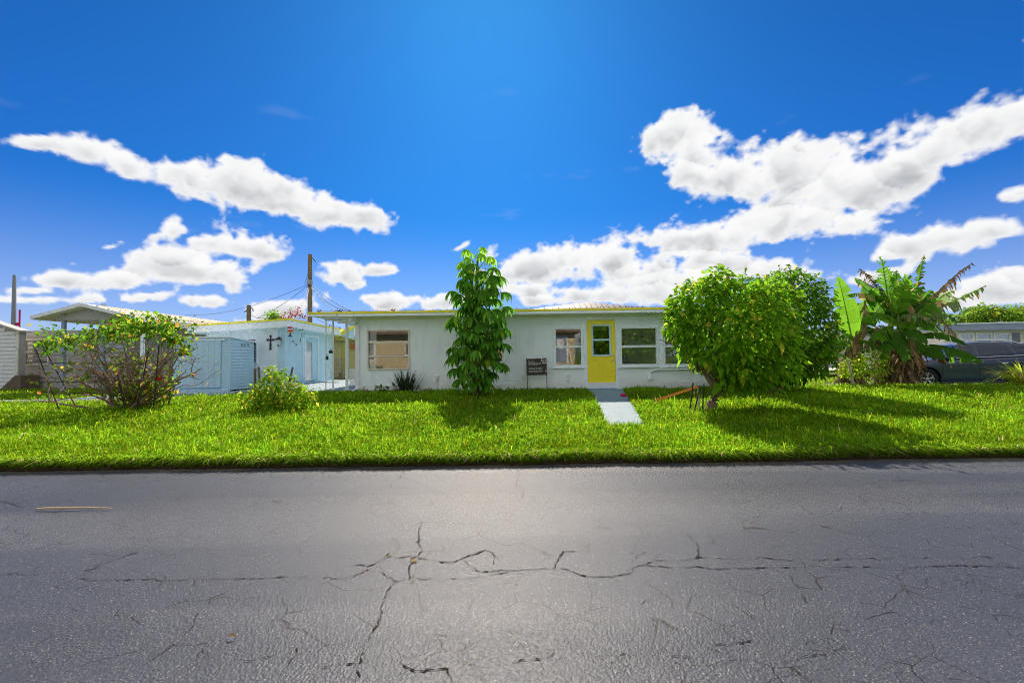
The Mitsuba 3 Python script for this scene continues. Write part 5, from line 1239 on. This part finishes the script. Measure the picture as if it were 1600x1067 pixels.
part(db, 'branches', cat([tube(*limb([bx + .3, by, bz + .5], [bx + 1.15, by, bz + 1.35], .014, .004, rng, .06, 8), 5), tube(*limb([bx - .3, by, bz + .5], [bx - 2.0, by, bz + 1.45], .014, .004, rng, .06, 8), 5)]), 'twig', True)
tr = thing('rod_trellis', 'trellis of thin dark rods leaning around the dry bush', 'trellis')
for (a, b_) in (((55.7, 545), (95.5, 640)), ((66, 539), (125.5, 637)), ((232, 549), (212, 637)), ((248.5, 539), (240, 602)), ((181, 572), (196, 637))):
    p_, q_ = P(*a, 10.3), P(*b_, 10.3); q_[2] = float(gz(q_[0], 10.3)) - .06; part(tr, 'rod', tube([p_, q_], .013, 6), 'dark_rod')
for (a, b_) in (((48, 565), (225, 568)), ((50, 596), (225, 594)), ((60, 612), (215, 613))):
    part(tr, 'cross_rod', tube(sag(P(*a, 10.32), P(*b_, 10.32), .02, 6), .010, 6), 'dark_rod')
# hibiscus with red flowers beside it
hb_ = thing('hibiscus', 'small thin hibiscus with red flowers between the dry bush and the shed', 'plant')
hy = 10.9; stems = []
for pts in ([(262, 638), (268, 618), (276, 596), (284, 580)], [(262, 638), (266, 615), (262, 600), (255, 596)], [(256, 640), (256, 620), (247, 608)], [(236, 634), (237, 615), (232, 606)], [(276, 596), (288, 590), (296, 588)], [(268, 618), (272, 606), (268, 590)]):
    q = [P(x, y, hy) for x, y in pts]; 
    if pts[0][1] > 630: q[0][2] = float(gz(q[0][0], hy)) - .03
    stems.append(tube(q, np.linspace(.016, .006, len(q)), 6))
part(hb_, 'stem', cat(stems), 'twig', True)
ctr = np.array([P(x, y, hy) for x, y in ((256, 597), (247, 610), (262, 604), (236, 612), (268, 592), (258, 620), (272, 622), (240, 600))])
lp = ctr[rng.integers(0, len(ctr), 150)] + rng.normal(0, .10, (150, 3)); mesh, c2 = leaf_arrays(lp, unit(rng.normal(0, .7, (150, 3)) + [0, 0, -.2]), unit(rng.normal(0, .4, (150, 3)) + [0, 0, 1]), .085, .055, tints(rng, 150, (.10, .22, .015), .2, .12)); part(hb_, 'foliage', mesh, 'leaf', True, kind='stuff', color=c2)
for x, y in ((252.5, 589.5), (229, 605), (247.5, 591)):
    c = P(x, y, hy - .15); a = np.arange(6) * 2 * np.pi / 6; dv = np.stack([np.cos(a), -.5 + 0 * a, np.sin(a)], 1)
    mesh, c2 = leaf_arrays(np.tile(c, (6, 1)), dv, np.tile([0, -1.0, 0], (6, 1)), .095, .085, np.ones((6, 3)), fold=.1, droop=.1); part(hb_, 'flower', mesh, 'petal_red')

def shrub(name, label, bx, by, ells, n, L, W, base, seed, yellow=.1, stems=9, apart=0, group=None, mat='leaf', ycol=(.32, .30, .03), clump=6):
    rng = np.random.default_rng(seed); k = thing(name, label, 'shrub', group); z = float(gz(bx, by)); m = []
    for i in range(stems):
        e = ells[i % len(ells)]; q, ra = limb([bx + rng.normal(0, .06), by + rng.normal(0, .06), z - .04], np.array(e[:3]) + rng.normal(0, .3, 3) * np.array(e[3:6]), .016, .005, rng, .05, 6); m.append(tube(q, ra, 5))
    part(k, 'stems', cat(m), 'twig', True)
    foliage(k, rng, ells, n, L, W, base, mat, .4, yellow, apart, .25, .3, .1, ycol=ycol, clump=clump)
    return k
z_ = float(gz(-5.2, 10.0))
shrub('leafy_shrub', 'low bushy yellow green shrub with three wooden stakes on the lawn', -5.2, 10, [[-5.15, 10, z_ + .42, .48, .45, .42], [-5.55, 10, z_ + .3, .38, .4, .3], [-4.72, 9.95, z_ + .30, .42, .4, .28], [-5.25, 10, z_ + .75, .26, .3, .26], [-5.0, 10, z_ + .62, .22, .25, .3]], 1700, .09, .055, (.10, .19, .010), 51, .22, 12, 90)
for i, (a, b_) in enumerate((((398, 576), (399, 622)), ((404, 573), (410, 624)), ((457.5, 573.5), (441, 622)))):
    p_, q_ = P(*a, 10.15), P(*b_, 10.15); q_[2] = min(q_[2], float(gz(q_[0], 10.15)) + .1)
    single('wooden_stake', obox(q_ - [0, 0, .2], p_, .04, .03), 'stake_wood', ['upright short wooden stake at the edge of the low yellow green shrub', 'slightly taller wooden stake beside the upright one in the low shrub', 'slanted wooden stake in the low shrub, leaning apart from the other two'][i], 'stake')
z_ = float(gz(10.3, 13.2))
bb = P(1350, 603, 13.2); b0 = bb[0]; z_ = float(gz(b0, 13.2))
shrub('small_shrub', 'small light green shrub before the banana trunks', b0, 13.2, [[b0 - .0, 13.2, z_ + .62, .55, .4, .36], [b0 + .30, 13.2, z_ + .82, .40, .35, .30], [b0 - .45, 13.2, z_ + .55, .32, .3, .24], [b0 + .42, 13.2, z_ + .55, .3, .3, .3]], 950, .085, .05, (.15, .26, .012), 52, .22, 9, 40)
p_, q_ = P(1324.5, 561, 13.0), P(1335, 607, 13.0); q_[2] = float(gz(q_[0], 13.0)) - .05
single('white_stake', tube([q_, p_], .034, 8), 'pale_stake', 'leaning pale wooden stake in front of the small light green shrub', 'stake')

def strap_plant(name, label, c, n, hmax, wd, base, seed, arch, mat='leaf', cat_='plant', inner=.12, parts_=0, dead=0):
    rng = np.random.default_rng(seed); k = thing(name, label, cat_); V, Fc, Cc, o = [], [], [], 0
    for i in range(n):
        a = rng.uniform(0, 6.28); hd = np.array([math.cos(a), math.sin(a), 0]); tilt_ = abs(rng.normal(0, .42)); l = hmax * rng.uniform(.55, 1.05)
        s = np.linspace(0, 1, 6); ang = np.pi / 2 - tilt_ - arch * s ** 1.5 * rng.uniform(.5, 1.3)
        st = np.diff(s, prepend=0)[:, None] * l * (hd[None] * np.cos(ang)[:, None] + np.array([0, 0, 1.0]) * np.sin(ang)[:, None])
        mid = c + hd * rng.uniform(0, inner) + np.cumsum(st, 0); sd = np.array([-math.sin(a), math.cos(a), 0]); pr = wd * .5 * np.array([.8, 1, 1, .8, .5, .03])
        v = np.stack([mid + sd * pr[:, None], mid - sd * pr[:, None]], 1).reshape(-1, 3); f = [[2 * j, 2 * j + 1, 2 * j + 3] for j in range(5)] + [[2 * j, 2 * j + 3, 2 * j + 2] for j in range(5)]
        cc = np.tile(np.clip(np.array(base) * np.exp(rng.normal(0, .25)), 0, 1), (12, 1))
        if dead and rng.random() < dead: cc[:] = (.30, .22, .08)
        if parts_ and i < parts_: part(k, 'blade', (v, np.array(f)), mat, True, color=cc)
        else: V.append(v); Fc.append(np.array(f) + o); Cc.append(cc); o += 12
    if V: part(k, 'blades', (np.vstack(V), np.vstack(Fc)), mat, True, kind='stuff', color=np.vstack(Cc))
    return k
c = P(635, 606, 13.25); c[2] = float(gz(c[0], 13.25)) - .02
strap_plant('spiky_plant', 'dark spiky sword leaved plant under the three part window', c, 105, .78, .032, (.030, .045, .020), 61, .25, 'leaf', 'plant', .28, 80)
c = P(600, 608, 13.2); c[2] = float(gz(c[0], 13.2))
k = thing('broad_leaf_plant', 'low dark broad leaved plant beside the spiky plant at the wall', 'plant'); rng = np.random.default_rng(62)
for i in range(24):
    b_ = c + [rng.normal(0, .14), rng.normal(0, .06), rng.uniform(.03, .22)]; mesh, c2 = leaf_arrays(b_[None], unit(rng.normal(0, .7, (1, 3)) + [0, -.3, .15]), np.array([[0, -.3, 1.0]]), .19, .10, tints(rng, 1, (.045, .12, .015), .2)); part(k, 'leaf', mesh, 'leaf', True, color=c2)
part(k, 'stems', cat([tube([c + [0, 0, -.03], c + [rng.normal(0, .12), 0, .2]], .008, 4) for _ in range(8)]), 'twig')
for i, (px, w) in enumerate(((572, .16), (650, .28), (668, .2), (590, .2), (664, .14))):
    c = P(px, 610, 13.15); zz = float(gz(c[0], 13.15)); m = ball([0, 0, 0], 1, 2); vv = np.array(m.vertices); vv *= .8 + .5 * meshkit.fbm(vv * 2 + i * 7, 3)[:, None]; m.vertices = vv * [w * .5, .07, .07] + [c[0], 13.2, zz + .05]
    single('garden_stone', m, 'bark' if i % 2 == 0 else 'concrete', ['dark stone lying below the corner downspout', 'pale edging stone under the spiky plant', 'dark edging stone right of the spiky plant', 'pale stone beside the broad leaved plant', 'dark small stone at the wall past the spiky plant'][i], 'stone', 40)
c = P(1600, 606, 12.9); c[2] = float(gz(c[0], 12.9)) - .02
strap_plant('arching_grass_plant', 'arching yellow green strap leaved plant at the right edge before the car', c, 170, .95, .045, (.22, .27, .03), 63, 1.5, 'leaf', 'plant', .25, 60, .12)

# banana clump
def banana_leaf(base, tip, arch, width, rng, col, tatter=.3, roll=0.0, hang=.2, fold=.35, n=22, dead=0.0, side_arch=0.0):
    base, tip = np.asarray(base, float), np.asarray(tip, float); ctrl = (base + tip) / 2 + np.array([side_arch, 0, arch]); s = np.linspace(0, 1, n + 1)
    mid = (1 - s)[:, None] ** 2 * base + 2 * (s * (1 - s))[:, None] * ctrl + s[:, None] ** 2 * tip
    tg = unit(np.gradient(mid, axis=0)); ref = np.array([0, -1.0, .3]) if abs(tg[:, 2]).mean() > .62 else np.array([0, -.35, 1.0]); sd = unit(np.cross(tg, ref)); nr = unit(np.cross(sd, tg))
    sd2 = sd * math.cos(roll) + nr * math.sin(roll); nr2 = unit(np.cross(sd2, tg))
    u = np.clip((s - .10) / .90, 0, 1); prof = width * .5 * np.sin(np.pi * np.clip(u, .0, 1) ** .62) ** .62; prof[u <= 0] = 0
    V, Fc, Cc, o = [], [], [], 0
    for sg_ in (1, -1):
        i = 2
        while i < n:
            run = 1 if rng.random() < tatter else int(rng.integers(1, 3 + int(6 * (1 - tatter))))
            j = min(n, i + run); drop = hang * rng.uniform(.4, 1.6) * (1 + tatter); sh = (1 - rng.uniform(0, .5) * tatter); shift = tg[i:j + 1] * width * (.16 + .1 * rng.normal() * tatter)
            w = prof[i:j + 1, None] * sh; m_ = mid[i:j + 1]
            gap = np.linspace(-1, 1, j - i + 1)[:, None] * tg[i:j + 1] * -.012 * (1 + 2 * tatter)
            a = m_ + 0; b_ = m_ + sg_ * sd2[i:j + 1] * w * .55 + nr2[i:j + 1] * w * fold + shift * .5 + [0, 0, 1] * (-drop * w * .25) + gap * .5
            c = m_ + sg_ * sd2[i:j + 1] * w * 1.0 + nr2[i:j + 1] * w * (fold * .9) + shift + [0, 0, 1] * (-drop * w * 1.1) + gap
            c[[0, -1]] += rng.normal(0, .02, (2, 3)) * tatter
            k = j - i + 1; V.append(np.stack([a, b_, c], 1).reshape(-1, 3))
            base_c = col * np.exp(rng.normal(0, .12)); cc = np.tile(base_c, (3 * k, 1)).reshape(k, 3, 3)
            if dead: brown = np.array([.26, .17, .08]) * np.exp(rng.normal(0, .25)); m1 = rng.random() < dead; cc[:, 2] = brown if m1 or rng.random() < dead else cc[:, 2] * [1.1, 1, 1]; cc[:, 1] = brown if m1 else cc[:, 1]; cc[:, 0] = brown * .9 if m1 else cc[:, 0]
            Cc.append(cc.reshape(-1, 3))
            for q in range(k - 1):
                for r_ in (0, 1): z0 = o + q * 3 + r_; Fc += [[z0, z0 + 1, z0 + 4], [z0, z0 + 4, z0 + 3]]
            o += 3 * k; i = j
    rib = tube(mid - nr2 * .012, np.linspace(.028, .006, n + 1), 5); V.append(np.array(rib.vertices)); Fc = np.vstack([np.array(Fc), np.array(rib.faces) + o]); Cc.append(np.tile(np.clip(np.array([.26, .30, .10]) if dead < .6 else np.array([.22, .15, .08]), 0, 1), (len(rib.vertices), 1)))
    return (np.vstack(V), Fc), np.clip(np.vstack(Cc), 0, 1)
GREEN, LIGHT, DARK, PALE, BROWN = (np.array(c) for c in ((.068, .170, .013), (.085, .195, .012), (.042, .112, .012), (.13, .19, .075), (.27, .18, .09)))
ban1 = thing('banana_plant', 'banana plant with one broad upright light green leaf beside the round trees', 'banana plant')
ban2 = thing('banana_plant', 'larger ragged banana plant with thick shaggy brown trunk before the car', 'banana plant')
rng = np.random.default_rng(77)
rb5 = np.random.default_rng(78)
def stem(k, px, w, Y, top, lean=0.0, seed=0):
    r_ = np.random.default_rng(seed); c = P(px, 600, Y); z = float(gz(c[0], Y)); tp_ = P(px + lean, top, Y)
    q = np.linspace([c[0], Y, z - .05], tp_, 8); part(k, 'stem', tube(q, np.linspace(w, w * .45, 8), 12), 'stake_wood', True)
    V, Fc, o, Cc = [], [], 0, []
    n = int(620 * w)
    for i in range(n):
        t = r_.random() ** .8; a = r_.uniform(0, 6.28); R = w * (1.0 - .5 * t) * r_.uniform(.9, 1.25); p0 = q[0] + (q[-1] - q[0]) * t + [R * math.cos(a), R * math.sin(a), 0]; l = r_.uniform(.18, .6); wd = r_.uniform(.015, .06)
        d = np.array([math.cos(a) * .25, math.sin(a) * .25, -1.0]) + r_.normal(0, .22, 3); s = np.linspace(0, 1, 4)[:, None]
        m = p0 + unit(d) * l * s + np.array([math.cos(a), math.sin(a), 0]) * .10 * np.sin(np.pi * s); m[:, 2] = np.maximum(m[:, 2], z + .01); sd = np.array([-math.sin(a), math.cos(a), 0]) + r_.normal(0, .3, 3)
        pr = wd * np.array([.6, 1, .7, .1])[:, None]; V.append(np.stack([m + sd * pr, m - sd * pr], 1).reshape(-1, 3)); Fc += [[o + 2 * j, o + 2 * j + 1, o + 2 * j + 3] for j in range(3)] + [[o + 2 * j, o + 2 * j + 3, o + 2 * j + 2] for j in range(3)]; o += 8
        Cc.append(np.tile(np.clip(np.array([.24, .16, .085]) * np.exp(r_.normal(0, .4)), 0, 1), (8, 1)))
    part(k, 'dead_sheath', (np.vstack(V), np.array(Fc)), 'dead_leaf', True, kind='stuff', color=np.vstack(Cc))
stem(ban1, 1324, .21, 14.3, 545, 3, 1); stem(ban1, 1340, .15, 14.6, 540, -3, 2)
stem(ban2, 1408, .38, 14.2, 538, 2, 3); stem(ban2, 1380, .22, 14.5, 540, 6, 4); stem(ban2, 1416, .30, 14.5, 530, 6, 5)
for k_b, pa, pb_, ya in ((ban1, (1326, 552), (1334, 500), 14.3), (ban1, (1340, 545), (1340, 490), 14.6), (ban2, (1408, 545), (1404, 480), 14.3), (ban2, (1384, 545), (1394, 490), 14.5), (ban2, (1420, 540), (1432, 478), 14.5)):
    part(k_b, 'green_stem', tube([P(*pa, ya), (P(*pa, ya) + P(*pb_, ya)) / 2 + [.02, 0, 0], P(*pb_, ya)], [.12, .10, .05], 10), 'green_stalk', True)
# (plant, base px, tip px, depth, depth of tip, arch, width, colour, tatter, roll, hang, dead)
LV = [(ban1, (1333, 545), (1310, 436), 14.1, 13.9, .30, .66, LIGHT, .10, .35, .2, 0), (ban1, (1334, 520), (1368, 452), 14.3, 14.0, .45, .6, GREEN, .3, -.2, .3, .1),
      (ban1, (1328, 540), (1296, 545), 14.1, 13.5, .35, .42, DARK, .2, .1, .5, 0), (ban1, (1330, 530), (1292, 505), 14.3, 14.6, .4, .45, DARK, .3, 0, .5, 0), (ban1, (1326, 560), (1283, 562), 14.0, 13.6, .3, .3, LIGHT, .2, .2, .4, .1), (ban1, (1338, 515), (1340, 600), 14.0, 13.5, .3, .35, BROWN, .6, 0, .4, 1),
      (ban1, (1352, 470), (1348, 530), 14.0, 13.5, .22, .34, BROWN, .6, .4, .3, 1), (ban1, (1400, 478), (1325, 462), 14.2, 13.5, .38, .42, GREEN, .5, .1, .7, .3), (ban1, (1345, 530), (1378, 520), 14.2, 13.2, .4, .5, DARK, .3, .1, .5, .05),
      (ban2, (1392, 510), (1378, 409), 14.3, 14.5, .25, .72, GREEN, .75, .4, .2, .05), (ban2, (1402, 500), (1416, 440), 14.0, 13.7, .2, .5, LIGHT, .1, .9, .2, 0), (ban2, (1424, 505), (1443, 401), 14.3, 14.4, .15, .40, GREEN, .8, .9, .3, .25),
      (ban2, (1390, 480), (1342, 420), 14.4, 14.6, .30, .40, BROWN, .85, .2, .7, 1), (ban2, (1440, 490), (1518, 412), 14.4, 14.6, .30, .34, BROWN, .9, .1, .9, 1), (ban2, (1445, 495), (1490, 455), 14.2, 13.8, .35, .5, PALE, .5, -.3, .5, .3),
      (ban2, (1430, 505), (1540, 447), 14.1, 13.6, .12, .52, PALE, .7, .1, .75, .15), (ban2, (1420, 520), (1468, 470), 14.0, 13.2, .4, .6, GREEN, .2, -.2, .4, .05), (ban2, (1425, 530), (1510, 538), 14.0, 13.4, .5, .50, DARK, .2, .15, .6, 0),
      (ban2, (1415, 548), (1531, 562), 13.8, 13.2, .46, .66, DARK, .08, .2, .95, .12), (ban2, (1405, 520), (1412, 563), 13.7, 13.0, .30, .6, DARK, .35, .1, .5, 0), (ban2, (1400, 505), (1452, 500), 13.9, 13.0, .45, .5, PALE, .55, .2, .8, .1),
      (ban2, (1395, 515), (1365, 530), 13.8, 13.1, .42, .5, GREEN, .35, .1, .8, .1), (ban2, (1400, 520), (1392, 545), 13.9, 13.2, .35, .6, DARK, .2, -.1, .5, 0), (ban2, (1450, 490), (1503, 545), 14.3, 14.0, .48, .30, BROWN, .8, .1, .8, 1),
      (ban2, (1430, 500), (1478, 525), 13.9, 13.2, .35, .42, GREEN, .3, .5, .3, .05), (ban2, (1395, 495), (1390, 455), 14.1, 13.5, .1, .5, LIGHT, .3, -.8, .2, 0), (ban2, (1410, 510), (1438, 580), 13.9, 13.4, .35, .35, BROWN, .7, 0, .5, 1),
      (ban2, (1385, 510), (1362, 560), 14.0, 13.4, .3, .3, BROWN, .7, .3, .5, 1), (ban2, (1410, 490), (1400, 470), 14.5, 15.2, .5, .6, DARK, .3, 0, .5, 0), (ban2, (1420, 495), (1460, 480), 14.6, 15.4, .5, .6, DARK, .3, 0, .5, 0), (ban2, (1370, 515), (1345, 480), 14.6, 15.0, .45, .55, DARK, .4, 0, .5, .1), (ban2, (1415, 545), (1490, 575), 14.2, 13.9, .4, .3, BROWN, .6, .1, .8, 1),
      (ban2, (1405, 510), (1350, 500), 14.0, 13.4, .5, .6, GREEN, .3, .1, .6, .05), (ban2, (1410, 505), (1368, 470), 14.6, 14.9, .3, .65, DARK, .3, .1, .4, 0), (ban2, (1425, 505), (1455, 455), 14.6, 15.0, .3, .6, GREEN, .25, .1, .3, 0), (ban2, (1415, 515), (1440, 545), 13.7, 13.0, .4, .6, DARK, .25, .1, .5, 0),
      (ban2, (1400, 515), (1378, 560), 13.6, 13.1, .4, .55, DARK, .3, .1, .5, .05), (ban2, (1428, 500), (1475, 498), 14.5, 14.6, .5, .55, GREEN, .4, .1, .6, .1), (ban1, (1340, 520), (1320, 478), 14.6, 15.0, .3, .6, DARK, .2, .1, .2, 0), (ban1, (1345, 525), (1360, 490), 14.2, 13.8, .3, .5, GREEN, .25, .1, .3, .05), (ban2, (1398, 500), (1400, 425), 14.8, 15.2, .2, .6, DARK, .35, .1, .3, 0), (ban2, (1425, 510), (1462, 520), 14.7, 14.9, .5, .55, DARK, .25, .1, .5, 0),
      (ban2, (1392, 520), (1352, 548), 14.2, 13.8, .4, .5, DARK, .3, .1, .6, .1), (ban2, (1430, 520), (1492, 505), 14.8, 15.0, .4, .5, GREEN, .35, .1, .6, .1),
      (ban2, (1410, 530), (1425, 500), 13.8, 13.4, .1, .45, LIGHT, .1, .9, .2, 0), (ban1, (1340, 540), (1368, 545), 14.0, 13.3, .35, .4, GREEN, .2, .3, .4, 0)]
for i in range(22):
    a5 = rb5.uniform(-1.5, 1.5); LV.append((ban2, (1408 + rb5.normal(0, 12), 510), (1408 + 78 * math.sin(a5) + rb5.normal(0, 8), 492 - 62 * math.cos(a5) + rb5.normal(0, 12)), 14.3 + rb5.normal(0, .2), 14.2 + rb5.normal(0, .6), rb5.uniform(.2, .5), rb5.uniform(.42, .62), (GREEN, DARK, DARK, PALE)[i % 4], rb5.uniform(.2, .6), .1, rb5.uniform(.3, .8), .08))
for (k, pa, pb_, ya, yb_, arch, width, col, tat, roll, hang, dead) in LV:
    mesh, c2 = banana_leaf(P(*pa, ya), P(*pb_, yb_), arch, width, rng, col, tat, roll, hang, .30, 24, dead)
    part(k, 'dead_leaf' if dead >= 1 else 'leaf', mesh, 'dead_leaf' if dead >= 1 else 'leaf', True, color=c2)
fl_ = P(1438, 566, 13.9)
part(ban2, 'flower_bud', cat([ball(fl_, [.10, .10, .17], 2), tube([fl_ + [0, 0, .1], fl_ + [-.05, .05, .4], fl_ + [-.3, .2, .6]], .02, 6)]), 'orange_wood', True, label='hanging reddish brown flower bud')

# trees and climbers behind the houses
def back_tree(label, px, base, top, wpx, Y, col, seed, name='background_tree', n=1500, L=.3):
    rng = np.random.default_rng(seed); k = thing(name, label, 'tree'); a, t = P(px, base, Y), P(px, top, Y); w = wpx / F * Y / 2; h = (t[2] - 0) 
    part(k, 'trunk', tube(np.linspace([a[0], Y, -.1], [a[0], Y, h * .7], 5), np.linspace(.18, .08, 5), 8), 'bark', True)
    ells = [[a[0] + rng.normal(0, w * .45), Y + rng.normal(0, .5), h - w * rng.uniform(.55, .95) * .6 - .1, w * rng.uniform(.5, .7), w * .6, w * rng.uniform(.35, .55)] for _ in range(4)] + [[a[0], Y, h * .55, w * .8, w * .7, h * .38]]
    foliage(k, rng, ells, n, L, L * .5, col, apart=0, yellow=.06, shell=.4, rough=.35, clump=8)
for i, (px, top, w, col, lab) in enumerate([(1494, 487, 60, (.10, .17, .02), 'bushy tree beyond the low grey blue house, nearest the banana leaves'), (1527, 479, 52, (.06, .13, .014), 'green tree behind the roof of the grey blue house over the first window'), (1555, 476, 56, (.09, .16, .02), 'leafy tree behind the grey blue house above the middle windows'), (1590, 477, 60, (.07, .14, .015), 'dark green tree behind the grey blue house at the right edge'), (1640, 474, 70, (.08, .15, .015), 'tree behind the grey blue house cut by the right edge')]):
    back_tree(lab, px, 540, top, w, 35 + i % 2 * 2, col, 90 + i)
for i, px in enumerate((1175, 1262, 1312, 1345)):
    back_tree(['tree far behind the white house hidden by the rounded trees', 'far tree behind the darker rounded tree', 'far tree behind the upright banana leaf', 'far tree behind the banana clump'][i], px, 560, 520, 60, 48, (.06, .12, .014), 110 + i, n=900, L=.4)
bg = shrub('bougainvillea', 'pink flowering climber poking over the flat roof of the blue cottage', P(455, 600, 23)[0], 23, [[P(462, 487, 23)[0], 23, float(P(462, 487, 23)[2]), .35, .3, .25], [P(448, 494, 23)[0], 23, float(P(448, 494, 23)[2]), .45, .3, .25], [P(474, 494, 23)[0], 23, float(P(474, 494, 23)[2]), .22, .2, .2]], 200, .10, .07, (.20, .05, .08), 121, .25, 9, 0, None, 'leaf', (.12, .2, .03))
shrub('climbing_shrub', 'green shrub top showing above the flat roof of the blue cottage', P(428, 600, 23)[0], 23, [[P(428, 494, 23)[0], 23, float(P(428, 495, 23)[2]), .45, .35, .3]], 260, .13, .09, (.10, .22, .02), 122, .1, 5)
# trees across the road, seen only as reflections
for i, (x, y, h, w) in enumerate(((7.6, -9.5, 4.4, 2.2), (10.8, -10.5, 5.2, 2.6), (14.5, -11.0, 5.0, 2.6))):
    rng = np.random.default_rng(140 + i); k = thing('street_tree', ['leafy tree across the road mirrored in the pane beside the yellow door', 'tree across the road mirrored in the second paired window', 'tree across the road furthest from the tan house'][i], 'tree')
    part(k, 'trunk', tube(np.linspace([x, y, -.1], [x, y, h * .6], 5), np.linspace(.16, .08, 5), 8), 'bark', True)
    foliage(k, rng, [[x, y, h * .55, w, w * .8, h * .45], [x - w * .4, y, h * .35, w * .7, w * .6, h * .3]], 1600, .26, .15, (.10, .2, .015), shell=.4, clump=8)

# fallen leaves on the road and lawn
for i, (px, py) in enumerate(((1237, 768), (1172, 817), (1118, 716), (20, 642), (355, 993))):
    c = G(px, py, .02) if py > 720 else P(px, py, 10.2 if px < 100 else 6.0)
    if py <= 720: c[2] = float(gz(c[0], c[1])) + .09 if py > 700 else float(gz(c[0], c[1])) + .12
    mesh, c2 = leaf_arrays(c[None], np.array([[.9, .3, .05]]), np.array([[0, -.3, 1.0]]), .045, .024, np.array([[.11, .065, .03]]))
    single('fallen_leaf', mesh, 'dead_leaf', ['curled orange leaf lying on the road beyond the middle', 'small brown leaf lying on the road below the walkway', 'dry leaf caught at the grass edge by the road', 'orange leaf lying in the grass at the left edge', 'pale leaf scrap lying on the near road'][i], 'leaf', True, color=c2)
